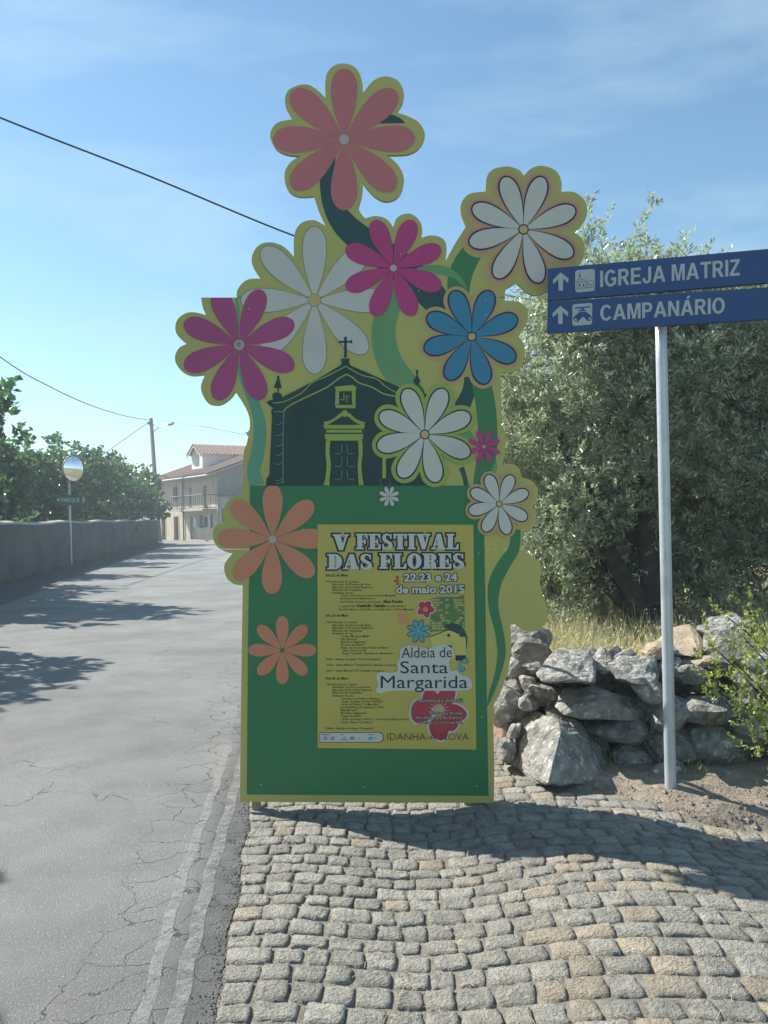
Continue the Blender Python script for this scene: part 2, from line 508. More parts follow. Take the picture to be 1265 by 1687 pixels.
while y < 5.75:
    d = random.uniform(0.098, 0.124)
    x = road_right(warp(-0.6, y + d / 2)) + 0.003
    while x < 3.3:
        wd = random.uniform(0.092, 0.145) if random.random() < 0.85 else random.uniform(0.145, 0.185)
        gap = 0.0035
        x0, x1 = x + gap, x + wd - gap
        j = lambda a=0.008: random.uniform(-a, a)
        q = [(x0 + j(), warp(x0, y + gap) + j()), (x1 + j(), warp(x1, y + gap) + j()),
             (x1 + j(), warp(x1, y + d - gap) + j()), (x0 + j(), warp(x0, y + d - gap) + j())]
        cx = (x0 + x1) / 2; cy = sum(p[1] for p in q) / 4
        x += wd
        if x0 < road_right(cy) + 0.02:
            q[0] = (road_right(q[0][1]) + 0.006, q[0][1]); q[3] = (road_right(q[3][1]) + 0.006, q[3][1])
        if cy > dirt_edge(cx) - 0.02 + 0.03 * math.sin(cx * 7): continue
        # the pavement board area that rises into trodden earth stays sparse
        setts.append((q, cx, cy, wd * d))
    y += d; row += 1
def shows(s):
    q, cx, cy, a = s
    dx = cx / cy * F + 632
    vis = (cy > 2.62 and -20 < dx < 1300)
    if cy > 4.72 and -0.7 < cx < 0.55: vis = False
    return (a / cy ** 2.6) if vis else 0
setts.sort(key=shows, reverse=True)
for i, (q, cx, cy, a) in enumerate(setts[:300]):
    V, Fc = sett(q, 0, random.uniform(0.008, 0.013))
    warm = random.random() < (0.28 if cx > 0.55 else 0.05)
    o = mk('cobble', V, Fc, M['cobble_warm'] if warm else M['cobble'], pavement, smooth=True, tint=random.random())
rest = MB()
for (q, cx, cy, a) in setts[300:]:
    V, Fc = sett(q, 0, random.uniform(0.008, 0.013))
    rest.add(V, Fc, 1 if random.random() < (0.28 if cx > 0.55 else 0.05) else 0, random.random())
rest.build('cobble_field', [M['cobble'], M['cobble_warm']], pavement, smooth=True, tint=True, kind='stuff')

# ---- earth in front of the stone wall
def dirt_h(x, y):
    e = smooth01(-0.10, 0.22, y - dirt_edge(x) - 0.03 * math.sin(x * 7))
    post = 0.05 * math.exp(-(((x - 1.62) / 0.22) ** 2 + ((y - 4.66) / 0.16) ** 2))
    lump = 0.07 * math.exp(-(((x - 1.75) / 0.45) ** 2 + ((y - 4.40) / 0.13) ** 2))
    bank = 0.05 * smooth01(4.5, 5.0, y)
    n = 0.030 * fbm(x, y, 2.6, 5) + 0.016 * fbm(x, y, 12, 3)
    base = G(x, y) - 0.03 + e * (0.034 + post + lump + bank + n * (0.6 + lump * 14))
    return base
xs2 = list(np.arange(0.5, 4.2, 0.03)); ys2 = list(np.arange(3.7, 5.9, 0.03))
grid_sheet('dirt', xs2, ys2, dirt_h, M['dirt'], kind='structure')
# ================================================================== the painted flower board
YAW = math.radians(1.5)
LEAN = math.radians(3.5)
PB = on_ground(600, 1338)                       # a point of the board's foot
PL = Plane((PB.x, 4.62, 0.0), (math.sin(YAW), -math.cos(YAW), math.tan(LEAN)))
STEP = 0.0007
TH = 0.018
board = thing('flower_board', (PB.x, 4.62, 0.0), 'tall cut-out board painted with flowers, a dark chapel and a yellow festival poster', 'festival board')

def PP(x, y, layer=0):
    return PL.hit(x, y, layer * STEP)

def pt(u, v, s, ox, oy): return (ox + u / s, oy + v / s)

# ---- outline of the cut board; '|' marks a sharp corner
OUT = [
 [(395,1321),(397,1150),(399.7,966)],
 [(399.5,964.5),(386.5,962.6),(374.9,954.3),(369.2,939.3),(371.5,926),(383,912)],
 [(383,912),(364.9,906),(353.3,894.5),(350,879.6),(355,867),(369.9,859)],
 [(369.9,859),(367,846),(371.5,831.5),(383,819.8),(398,813)],
 [(398,813),(400.7,800),(401,749),(407,728),(411.6,699),(408.7,681.5),(399.8,663.7),(388,646)],
 [(388,646),(380,656.6),(367.8,665.5),(357,668),(343,664.4),(333.3,649.5),(331,635),(337.6,617.5)],
 [(337.6,617.5),(316,619),(300,612),(289.6,598),(288.5,585.5),(295,573),(307.4,566.6)],
 [(307.4,566.6),(293,553.4),(288.5,541),(292,526.8),(303.8,516.8),(319.8,514.3),(339.4,519)],
 [(339.4,519),(334,507),(331.2,490.2)],
 [(331.2,490.2),(389.9,490.2)],
 [(389.9,490.2),(390.5,478.7),(399.8,465.6),(412.3,459.5),(429.4,459)],
 [(429.4,459),(417.6,441.4),(414.4,425.4),(421,409.4),(433.6,400.5),(451.4,399.8),(469.2,407.6),(484,423)],
 [(484,423),(484,393.4),(488.8,375.6),(501,365),(519,363),(536.8,372.7)],
 [(536.8,372.7),(526,350),(517.4,323.5)],
 [(517.4,323.5),(493,324.3),(477.5,316.8),(469.6,301.3),(469.6,281.4),(479.8,266),(494.4,257)],
 [(494.4,257),(473,254.9),(455.4,246),(445.7,228.3),(446.6,215),(457.6,201.7),(482,196.4)],
 [(482,196.4),(470.9,177.4),(470,159.7),(477.5,146.4),(499.7,138.9),(517.4,144.2),(536,161)],
 [(536,161),(536,133),(541.7,115.4),(557.2,105.2),(577,106.6),(590.4,117.6),(597,137.5),(598,153)],
 [(598,153),(614.8,133),(634.7,125.6),(654.6,132.2),(664.8,150.8),(663.5,168.5),(653.7,185.4)],
 [(653.7,185.4),(672.3,191.5),(690,201.7),(699.8,219.4),(696.7,235),(685.6,248.2),(668,254.9),(637.8,255.7)],
 [(637.8,255.7),(654.6,270.4),(664.8,290.3),(663.5,310.2),(654.6,325.7),(637,332.3),(619.2,325.7),(603.7,310.2),(598,301.3)],
 [(598,301.3),(596.2,323.5),(590.4,343.4)],
 [(590.4,343.4),(594.9,352.2),(601.5,359.8)],
 [(601.5,359.8),(619.2,355.8),(637,361),(648,374.4)],
 [(648,374.4),(652.4,361),(663.5,353.1),(679,353.1),(692.2,365.5),(695.8,381),(693.6,392)],
 [(693.6,392),(710,387.7),(727.7,392),(735.6,405.4),(733.9,430)],
 [(733.9,430),(749.8,401),(767.5,373)],
 [(767.5,373),(758.6,350),(760.9,332.3),(774.1,319),(799.8,315.5)],
 [(799.8,315.5),(801.6,292.5),(811.8,279.2),(834,273.9),(853.8,279.2),(862.7,289.4)],
 [(862.7,289.4),(876,277),(893.7,273),(915.8,281.4),(924.7,299.1),(924.7,316)],
 [(924.7,316),(946.8,316.8),(964.5,332.3),(966.7,354.5),(957.9,372.2),(946.8,382.3)],
 [(946.8,382.3),(960,394.3),(963.2,412),(957.9,432),(942,446),(921,450)],
 [(921,450),(920,464),(912,476),(899.8,481.5),(883.5,486.3),(868.5,482.2),(850.7,465.9)],
 [(850.7,465.9),(841.2,472),(832.2,476.8)],
 [(832.2,476.8),(831.7,495.9)],
 [(831.7,495.9),(845.3,495.9),(858.9,500),(868.5,510.9),(868.5,530),(854.8,554.5)],
 [(854.8,554.5),(863,568),(864.4,584.5),(859,603.5),(845.3,613),(825.7,614.4)],
 [(825.7,614.4),(825.7,647),(827,701.6)],
 [(827,701.6),(833,715.3),(833,734.4),(830.3,753.4),(826.8,765.7)],
 [(826.8,765.7),(839.9,764.3),(853.5,769.8),(860.3,787.5)],
 [(860.3,787.5),(875.3,791.6),(885.6,805.2),(884.8,821.6),(876.6,835.2)],
 [(876.6,835.2),(883.5,848.8),(880.7,865.2),(869.8,873.4),(860.3,875.5)],
 [(860.3,875.5),(858.8,907)],
 [(858.8,907),(876.8,916.4),(889.4,927.5),(892,941.7),(888.8,957.5)],
 [(888.8,957.5),(894.2,979.6),(901.5,1001.8),(900.5,1020.8),(892.6,1033.4),(876.8,1040.7),(861,1038),(851.5,1030.2),(840.4,1027.7)],
 [(840.4,1027.7),(842,1055.5),(840.4,1087),(832.5,1118.8),(823,1144),(814.2,1160),(812.5,1190),(814.2,1261),(813.5,1323)],
]
outline = []
for seg in OUT:
    outline += catmull(seg, 5)[:-1]
outline.append((813.5, 1323))

def clip_half(poly, f):
    out = []
    for i in range(len(poly)):
        a, b = poly[i], poly[(i + 1) % len(poly)]
        fa, fb = f(a), f(b)
        if fa >= 0: out.append(a)
        if (fa >= 0) != (fb >= 0):
            t = fa / (fa - fb)
            out.append((a[0] + (b[0] - a[0]) * t, a[1] + (b[1] - a[1]) * t))
    return out

def dedupe(poly, e=0.05):
    o = []
    for p in poly:
        if not o or math.hypot(p[0] - o[-1][0], p[1] - o[-1][1]) > e: o.append(p)
    if math.hypot(o[0][0] - o[-1][0], o[0][1] - o[-1][1]) <= e: o.pop()
    return o

# ---- printed colours (what the vinyl has under any light)
Y_LO = (0.50, 0.455, 0.125); Y_HI = (0.52, 0.53, 0.13)
M['board_yellow'] = mat('printed_yellow', Y_LO, tuple(x * 0.92 for x in Y_LO), 1.2, 0.42, spec=0.35, detail=4)
M['board_edge'] = mat('plywood_edge', (0.30, 0.22, 0.13), (0.2, 0.15, 0.09), 12, 0.85)
M['ply_back'] = mat('plywood_back', (0.42, 0.31, 0.19), (0.33, 0.24, 0.14), 5, 0.8, 0.2, 40)
def pc(name, c, r=0.42): M[name] = flat('printed_' + name, c, r, 0.35)
pc('green', (0.034, 0.19, 0.068)); pc('green_mid', (0.05, 0.21, 0.075)); pc('green_light', (0.15, 0.33, 0.13)); pc('green_teal', (0.13, 0.36, 0.22))
pc('teal_dark', (0.018, 0.075, 0.070)); pc('chapel', (0.012, 0.045, 0.038)); pc('lime', (0.33, 0.42, 0.07))
pc('ink', (0.012, 0.02, 0.035)); pc('white', (0.60, 0.575, 0.50)); pc('coral', (0.57, 0.165, 0.17)); pc('orange', (0.62, 0.235, 0.12))
pc('magenta', (0.42, 0.065, 0.19)); pc('pink', (0.50, 0.045, 0.19)); pc('blue', (0.04, 0.23, 0.36)); pc('heart', (0.60, 0.42, 0.17)); pc('heart_grey', (0.45, 0.46, 0.40))
pc('glow1', (0.51, 0.41, 0.14)); pc('glow2', (0.54, 0.35, 0.16)); pc('glow3', (0.55, 0.27, 0.17)); pc('yellow_line', (0.50, 0.52, 0.12)); pc('grey_line', (0.20, 0.22, 0.20))
pc('poster', (0.52, 0.43, 0.09)); pc('poster_pale', (0.60, 0.54, 0.13)); pc('poster_red', (0.45, 0.04, 0.06)); pc('poster_text', (0.06, 0.05, 0.02)); pc('aqua', (0.10, 0.36, 0.42)); pc('stone_green', (0.13, 0.20, 0.07))
pc('pale_orange', (0.66, 0.32, 0.12)); pc('poster_white', (0.60, 0.59, 0.52))

for (y0, y1) in ((904.9, 2000), (490.2, 904.1), (-10, 489.3)):
    pl = clip_half(clip_half(outline, lambda p: p[1] - y0), lambda p: y1 - p[1])
    pl = dedupe(pl)
    n = len(pl)
    fr = [PP(x, y, 0) for x, y in pl]
    bk = [p - PL.n * TH for p in fr]
    faces = [tuple(range(n)), tuple(range(2 * n - 1, n - 1, -1))] + [(i, i + n, (i + 1) % n + n, (i + 1) % n) for i in range(n)]
    mk('board_sheet', fr + bk, faces, [M['board_yellow'], M['ply_back'], M['board_edge']], board, fm=[0, 1] + [2] * n)

class Print:
    def __init__(s, name, label=None, parent=board):
        s.b = MB(); s.mats = []; s.name = name; s.label = label; s.parent = parent
    def mi(s, k):
        if k not in s.mats: s.mats.append(k)
        return s.mats.index(k)
    def poly(s, pts, k, layer):
        pts = dedupe(pts)
        if len(pts) < 3: return
        s.b.add([PP(x, y, layer) for x, y in pts], [tuple(range(len(pts)))], s.mi(k))
    def disc(s, x, y, r, k, layer, n=20, ry=None):
        s.poly([(x + r * math.cos(2 * math.pi * i / n), y + (ry or r) * math.sin(2 * math.pi * i / n)) for i in range(n)], k, layer)
    def ribbon(s, pts, wd, k, layer, sub=8, clip=None):
        P = catmull([(p[0], p[1]) for p in pts], sub)
        W = catmull([(p[2],) for p in pts], sub) if len(pts[0]) > 2 else [(wd,)] * len(P)
        L = []; R = []
        for i, (x, y) in enumerate(P):
            a = P[max(0, i - 1)]; b = P[min(len(P) - 1, i + 1)]
            dx, dy = b[0] - a[0], b[1] - a[1]; l = math.hypot(dx, dy) or 1
            h = W[i][0] / 2
            L.append((x - dy / l * h, y + dx / l * h)); R.append((x + dy / l * h, y - dx / l * h))
        for i in range(len(P) - 1):
            s.poly([L[i], L[i + 1], R[i + 1], R[i]], k, layer)
    def build(s):
        return s.b.build(s.name, [M[k] for k in s.mats], s.parent, **({'label': s.label} if s.label else {}))

def petal(cx, cy, ang, R, W, grow=0.0, k=0.36, peak=0.72, n=22, t0=0.05, pw=1.06):
    """closed loop of a drop-shaped petal; ang in degrees, counter-clockwise"""
    a = math.radians(ang); dx, dy = math.cos(a), -math.sin(a)
    sx, sy = -dy, dx
    R2 = R + grow; W2 = W + grow
    ts = [t0 + (1 - t0) * (1 - math.cos(math.pi * i / n)) / 2 for i in range(n + 1)]
    left = []; right = []
    for t in ts:
        r = R2 * t
        if t < peak: h = W2 * math.sin(math.pi / 2 * t / peak) ** pw
        else: h = W2 * math.sqrt(max(0, 1 - ((t - peak) / (1 - peak)) ** 2))
        h = min(h, k * r)
        left.append((cx + dx * r + sx * h, cy + dy * r + sy * h))
        right.append((cx + dx * r - sx * h, cy + dy * r - sy * h))
    return left + right[::-1][1:]

ANG = [112, 68, 23, -28, -74, -119.5, -165, 155]
ANG8 = [90, 45, 0, -45, -90, -135, 180, 135]
A22 = [112, 68, 22.5, -22.5, -67.5, -112.5, -157.5, 157.5]

def daisy(label, cx, cy, R, W, col, layer, angs=ANG, ink=0, inkcol='ink', halo=0, glow=0, heart='heart', hr=0.07, clipf=None, ys=1.0, lime=0):
    P = Print('printed_flower', label)
    def pet(a, RR, WW, g, kk, c, l):
        q = petal(cx, cy, a, RR, WW, g, kk)
        if clipf: q = clip_half(q, clipf)
        P.poly(q, c, l)
    def fan(g, c, l, kk=0.50):
        for i, a in enumerate(angs):        # each on its own hair-thin level so that nothing is coplanar
            pet(a, R, W, g, kk, c, l + i * 0.12)
    L = layer
    if glow:
        for g, c in ((glow, 'glow1'), (glow * 0.72, 'glow2'), (glow * 0.42, 'glow3')):
            fan(g, c, L); L += 1
    if lime:
        fan(lime, 'lime', L); L += 1
    if ink:
        fan(ink, inkcol, L, 0.40); L += 1
    for i, a in enumerate(angs):
        pet(a, R, W, 0, 0.345 if ink else 0.40, col, L + i * 0.1)
    L += 1
    if ink: P.disc(cx, cy, R * hr + ink * 0.8, inkcol, L); L += .5
    P.disc(cx, cy, R * hr, heart, L)
    return P.build()

# ---- stems
P = Print('printed_stem', 'dark teal curling stem')
P.ribbon([(549,250,10),(540,285,24),(545,330,30),(566,368,40),(605,402,46),(650,432,48),(690,465,50),(722,500,44),(742,530,30)], 0, 'teal_dark', 1)
P.build(); P = Print('printed_stem')
P.poly(catmull([(614,204),(628,192),(642,188.5),(658,194),(668,203)], 5), 'teal_dark', 1)
P.build(); P = Print('printed_stem')
P.ribbon([(776,622,22),(772,645,22),(760,672,26)], 0, 'teal_dark', 1)
P.build(); P = Print('printed_stem')
P.ribbon([(760,770,9),(765,785,8),(768,800,8)], 0, 'teal_dark', 1)
P.build()
P = Print('printed_stem', 'green stem falling from the upper right daisy')
P.poly(catmull([(766,402),(748,428),(738,455),(738,485),(748,515),(770,520),(772,490),(778,455),(792,425),(800,418)], 5), 'green_mid', 1.3)
P.build(); P = Print('printed_stem')
P.ribbon([(786,610,30),(797,650,32),(803,700,32),(803,745,30),(795,780,27),(789,830,24),(790,865,22)], 0, 'green_mid', 1.3)
P.build()
P = Print('printed_stem', 'light green stem under the pink flower')
P.ribbon([(655,470,36),(636,520,38),(632,560,40),(644,600,42),(668,632,40),(690,655,30)], 0, 'green_light', 1.6)
P.build(); P = Print('printed_stem')
P.ribbon([(672,452,5),(700,444,12),(730,446,15),(752,456,10),(768,475,3)], 0, 'green_light', 1.9)
P.build(); P = Print('printed_stem')
P.ribbon([(757,712,6),(768,716,16),(780,728,12)], 0, 'green_light', 1.7)
P.build()
P = Print('printed_stem', 'pale green stem along the left edge')
P.ribbon([(393,600,6),(402,628,12),(418,662,17),(428,700,20),(425,745,22),(418,775,22),(424,800,24)], 0, 'green_teal', 1.6)
P.build(); P = Print('printed_stem')
P.ribbon([(389,491,4),(392,510,6),(393,540,4)], 0, 'green_teal', 1.6)
P.build()
P = Print('printed_stem', 'thin green stem winding down the lower right')
P.ribbon([(850,872,16),(846,905,18),(830,930,21),(815,962,21),(813,1000,16),(822,1040,14),(826,1075,14),(820,1110,10),(810,1140,8),(803,1162,2)], 0, 'green_mid', 1.6)
P.build(); P = Print('printed_stem')
P.ribbon([(806,745,10),(812,770,14),(800,800,12)], 0, 'green_light', 1.1)
P.build()

# ---- big thin-lined daisy behind the chapel
daisy('large white daisy with thin grey outline', 518, 495, 121, 19.5, 'white', 2.2, ANG8, ink=1.2, inkcol='grey_line', heart='heart', hr=0.085)

# ---- green field
P = Print('printed_field', 'green panel round the poster')
P.poly([(411.5,800),(797,800),(797.5,869),(804.7,1311),(406.4,1309),(408.5,1050),(411,903)], 'green', 2)
P.build()

# ---- chapel
def z2(u, v): return (430 + u / 4.362, 540 + v / 4.362)
P = Print('printed_chapel', 'dark silhouette of a village chapel with lime door and window')
P.poly([z2(*q) for q in [(35,1135),(40,1085),(60,1060),(80,640),(72,595),(88,580),(38,540),(60,520),(85,520),(80,480),(100,465),(120,468),(118,435),(92,430),(112,385),(125,385),(140,400),(148,432),(128,437),(128,468),(148,478),(152,500),
        (330,410),(440,350),(575,268),(580,250),(572,225),(590,222),(620,222),(638,222),(632,248),(640,270),(800,340),(985,425),(1090,480),(1200,560),(1200,1133)]], 'chapel', 7)
P.poly([z2(*q) for q in [(597,66),(616,66),(616,215),(597,215)]], 'chapel', 7.2)
P.poly([z2(*q) for q in [(557,98),(575,96),(640,96),(655,86),(655,116),(640,108),(575,110),(560,116)]], 'chapel', 7.4)
P.poly([z2(*q) for q in [(116,345),(132,345),(132,368),(148,432),(92,430),(116,368)]], 'chapel', 7.2)
for q in ([(1112,305),(1128,305),(1128,330),(1124,345),(1145,385),(1130,405),(1122,420),(1092,388),(1116,345)],):
    P.poly([z2(*a) for a in q], 'chapel', 7.4)
P.ribbon([(z2(1120,400)), (z2(1150,440)), (z2(1183,490))], 2.0, 'chapel', 7.3)
P.disc(*z2(1183,490), 3, 'chapel', 7.5)
def rl(pts, wd, l=8, k='lime'): P.ribbon([z2(*q) for q in pts], wd, k, l, sub=5)
rl([(85,542),(170,530),(290,470),(370,395),(470,350),(610,278)], 1.6, 8)
rl([(612,280),(720,340),(830,370),(890,420),(975,470)], 1.6, 8.1)
rl([(165,600),(215,555),(400,465),(480,425),(560,365),(615,335)], 2.2, 8.2)
rl([(615,336),(660,360),(700,395),(800,430),(880,475),(975,495)], 2.2, 8.3)
rl([(165,600),(158,800),(158,1000),(160,1120)], 1.4, 8.4, 'green_light')
for v in (690, 770, 845, 912, 975, 1092, 1112):
    rl([(105,v + 4),(130,v + 6),(156,v - 12)], 1.0, 8.5 + v * .0004, 'green_light')
rl([(95,604),(160,606)], 1.6, 8.6, 'green_light')
def quad(pts, k, l): P.poly([z2(*q) for q in pts], k, l)
# window frame
quad([(530,425),(660,412),(685,430),(680,455),(540,458)], 'lime', 8.2)
quad([(535,458),(562,458),(560,552),(532,555)], 'lime', 8.3)
quad([(652,455),(680,455),(678,556),(655,552)], 'lime', 8.3)
quad([(532,556),(680,556),(676,580),(540,578)], 'lime', 8.4)
rl([(595,470),(596,520)], 1.3, 8.5); rl([(570,518),(602,520)], 1.2, 8.6); rl([(634,492),(602,494)], 1.2, 8.7); rl([(616,492),(618,540)], 1.2, 8.8)
# pediment and door
P.ribbon([z2(455,695)+(7,), z2(520,665)+(4,), z2(580,622)+(6,)], 0, 'lime', 8.9)
P.ribbon([z2(625,622)+(6,), z2(680,668)+(5,), z2(742,695)+(7,)], 0, 'lime', 8.95)
P.disc(*z2(602,618), 5.5, 'lime', 9.1)
quad([(446,700),(748,700),(738,726),(456,726)], 'lime', 8.6)
quad([(470,734),(725,734),(725,755),(470,755)], 'lime', 8.6)
quad([(458,765),(735,765),(732,800),(715,812),(480,812),(460,800)], 'lime', 8.6)
P.ribbon([z2(482,812)+(7,), z2(478,900)+(6.5,), z2(486,990)+(7,), z2(478,1080)+(7,), z2(470,1133)+(10,)], 0, 'lime', 8.7)
P.ribbon([z2(712,812)+(7,), z2(716,900)+(6.5,), z2(708,990)+(6,), z2(714,1080)+(7,), z2(720,1133)+(8,)], 0, 'lime', 8.7)
for sgn, xs_ in ((1, (530,582)), (-1, (668,618))):
    for v in (838, 930, 1022):
        rl([(xs_[1], v), (xs_[1] - 4 * sgn, v + 62), ], 1.0, 8.8, 'green_light')
        rl([(xs_[0], v + 68), (xs_[1] - 8 * sgn, v + 68)], 1.0, 8.85, 'green_light')
quad([(872,930),(897,930),(897,1082),(872,1082)], 'lime', 8.8)
rl([(860,1090),(858,1115),(872,1134)], .8, 8.9, 'green_light'); rl([(925,1090),(930,1110),(925,1134)], .8, 8.9, 'green_light')
P.build()

# ---- the other flowers
daisy('coral flower at the very top', 567, 230, 117, 22, 'coral', 3, [90, 43, 1, -45, -90, -137, 180, 137], heart='heart_grey', hr=0.07)
daisy('bright pink flower', 648, 442, 85, 16, 'pink', 6.5, [112, 68, 23, -22, -67, -112, -157, 157], heart='heart_grey', hr=0.065)
daisy('white daisy ringed in orange, upper right', 862, 378.5, 91, 15, 'white', 3, [110, 70, 21.5, -27.5, -73, -119.5, -166, 156], ink=2.6, glow=13, hr=0.075)
daisy('blue flower', 777, 555, 80, 14.5, 'blue', 3, ANG, ink=2.4, glow=8, hr=0.075)
daisy('white daisy over the corner of the chapel', 699.5, 716, 80.5, 14.5, 'white', 9, [113, 67, 23, -24, -76, -119.5, -165, 156], ink=2.4, lime=8.5, hr=0.08)
daisy('small pink flower', 797, 736, 28, 4.6, 'pink', 9.5, A22, heart='heart', hr=0.10)
daisy('small white daisy on the right edge', 822, 830.5, 51, 9.5, 'white', 9, [112, 66, 23, -28, -74, -119, -166, 155], ink=1.8, glow=6, hr=0.085)
daisy('tiny white daisy on the green field', 641, 818, 17, 3.1, 'white', 9, A22, ink=0.6, hr=0.08)
daisy('magenta flower cut off at its top', 394, 568.5, 98, 18, 'magenta', 5.5, A22[:0] + [68, 22.5, -22.5, -67.5, -112.5, -157.5, 157.5], heart='heart_grey', hr=0.085)
daisy('upper petal of the magenta flower', 394, 568.5, 98, 18, 'magenta', 5.5, [112.5], heart='heart_grey', hr=0.05, clipf=lambda p: p[1] - 490.6)
daisy('orange flower overhanging the left edge', 449, 888.5, 90, 16.5, 'orange', 4, [90, 43, 1, -42, -91, -134, 179, 137], heart='heart_grey', hr=0.07)
daisy('small orange flower on the green field', 465, 1071, 56, 10.5, 'orange', 4, ANG8, heart='green', hr=0.075)

# ---- poster
poster_o = Print('poster', 'yellow printed festival poster')
poster_o.poly([(523,864),(779.4,864.5),(784.5,1234.5),(523.2,1232)], 'poster', 10)
poster = poster_o.build()
def sub(name, label=None): return Print(name, label, poster)

GL = {
 'V': (.88, [[(0,1),(.5,1),(.5,.9),(.43,.9),(.55,.38),(.66,.9),(.58,.9),(.58,1),(.88,1),(.88,.9),(.8,.9),(.56,0),(.34,0),(.08,.9),(0,.9)]]),
 'F': (.76, [[(0,0),(.52,0),(.52,.1),(.42,.1),(.42,.44),(.52,.44),(.56,.34),(.64,.34),(.64,.66),(.56,.66),(.52,.56),(.42,.56),(.42,.9),(.58,.9),(.68,.68),(.76,.68),(.76,1),(0,1),(0,.9),(.1,.9),(.1,.1),(0,.1)]]),
 'E': (.78, [[(0,0),(.78,0),(.78,.34),(.7,.34),(.6,.1),(.42,.1),(.42,.44),(.5,.44),(.54,.34),(.62,.34),(.62,.66),(.54,.66),(.5,.56),(.42,.56),(.42,.9),(.58,.9),(.68,.68),(.76,.68),(.76,1),(0,1),(0,.9),(.1,.9),(.1,.1),(0,.1)]]),
 'T': (.84, [[(.18,0),(.66,0),(.66,.1),(.58,.1),(.58,.9),(.66,.9),(.76,.66),(.84,.66),(.84,1),(0,1),(0,.66),(.08,.66),(.18,.9),(.26,.9),(.26,.1),(.18,.1)]]),
 'I': (.52, [[(0,0),(.52,0),(.52,.1),(.42,.1),(.42,.9),(.52,.9),(.52,1),(0,1),(0,.9),(.1,.9),(.1,.1),(0,.1)]]),
 'A': (.92, [[(0,0),(.3,0),(.3,.1),(.22,.1),(.26,.26),(.44,.26),(.47,.1),(.4,.1),(.4,0),(.92,0),(.92,.1),(.84,.1),(.62,1),(.38,1),(.1,.1),(0,.1)], [(.29,.36),(.42,.36),(.36,.66)]]),
 'L': (.78, [[(0,0),(.78,0),(.78,.36),(.7,.36),(.6,.1),(.42,.1),(.42,.9),(.52,.9),(.52,1),(0,1),(0,.9),(.1,.9),(.1,.1),(0,.1)]]),
 'R': (.86, [[(0,0),(.5,0),(.5,.1),(.42,.1),(.42,.46),(.49,.44),(.52,.1),(.6,0),(.86,0),(.86,.1),(.8,.12),(.78,.38),(.66,.5),(.8,.62),(.8,.86),(.62,1),(0,1),(0,.9),(.1,.9),(.1,.1),(0,.1)], [(.42,.56),(.49,.56),(.52,.66),(.52,.82),(.48,.9),(.42,.9)]]),
 'S': (.72, [[(.06,.02),(.12,.02),(.16,.08),(.28,0),(.42,-.02),(.6,.04),(.7,.18),(.7,.34),(.62,.46),(.36,.62),(.28,.72),(.3,.86),(.4,.92),(.52,.84),(.58,.66),(.64,.66),(.64,.98),(.58,.98),(.55,.93),(.46,1),(.3,1.02),(.12,.94),(.04,.8),(.06,.62),(.16,.5),(.4,.36),(.48,.26),(.46,.12),(.34,.08),(.2,.16),(.12,.36),(.06,.36)]]),
}
def arc(cx, cy, rx, ry, a0, a1, n=12):
    return [(cx + rx * math.cos(math.radians(a0 + (a1 - a0) * i / n)), cy + ry * math.sin(math.radians(a0 + (a1 - a0) * i / n))) for i in range(n + 1)]
GL['O'] = (.84, [arc(.42, .5, .42, .52, 0, 345, 22), arc(.42, .5, .11, .40, 0, 345, 18)])
GL['D'] = (.86, [[(0,0)] + arc(.44, .5, .42, .5, -90, 90, 14) + [(0,1),(0,.9),(.1,.9),(.1,.1),(0,.1)], [(.42,.1)] + arc(.42, .5, .11, .4, -80, 80, 8) + [(.42,.9)]])

def glyph_mesh(splines, offset):
    """splines: list of 2D loops -> (verts, faces)"""
    cu_ = bpy.data.curves.new('tmp', 'CURVE')
    cu_.dimensions = '2D'; cu_.fill_mode = 'FRONT'; cu_.offset = offset
    for sp in splines:
        s = cu_.splines.new('POLY'); s.points.add(len(sp) - 1)
        for p, q in zip(s.points, sp): p.co = (q[0], q[1], 0, 1)
        s.use_cyclic_u = True
    return curve_to_mesh(cu_)
def curve_to_mesh(cu_):
    ob = bpy.data.objects.new('tmp', cu_); COL.objects.link(ob)
    dg = bpy.context.evaluated_depsgraph_get()
    me = bpy.data.meshes.new_from_object(ob.evaluated_get(dg))
    v = [tuple(x.co) for x in me.vertices]; f = [tuple(p.vertices) for p in me.polygons]
    bpy.data.objects.remove(ob); bpy.data.curves.remove(cu_); bpy.data.meshes.remove(me)
    return v, f
FC = {}
def font_mesh(txt, offset=0.0, res=2):
    k = (txt, offset, res)
    if k not in FC:
        c = bpy.data.curves.new('tmp', 'FONT'); c.body = txt; c.offset = offset; c.resolution_u = res
        c.size = 1.0
        FC[k] = curve_to_mesh(c)
    return FC[k]
CAPH = max(v[1] for v in font_mesh('H')[0])

def put(P_, mesh, x0, y0, x1, y1, h, k, layer, ref=None, shear=0.0, capu=None):
    """lay a flat glyph mesh with its baseline from (x0,y0) to (x1,y1) and capital height h, in picture units of the board"""
    v, f = mesh
    if not v: return
    rv = (ref or mesh)[0]
    mn = min(a[0] for a in rv); mxx = max(a[0] for a in rv)
    cap = capu or CAPH
    V = []
    for a in v:
        u = (a[0] - mn) / (mxx - mn); hh = a[1] / cap * h
        V.append(P_.fn(x0 + (x1 - x0) * u + shear * hh, y0 + (y1 - y0) * u - hh, layer))
    P_.b.add(V, f, P_.mi(k))
Print.fn = staticmethod(lambda x, y, l: PP(x, y, l))

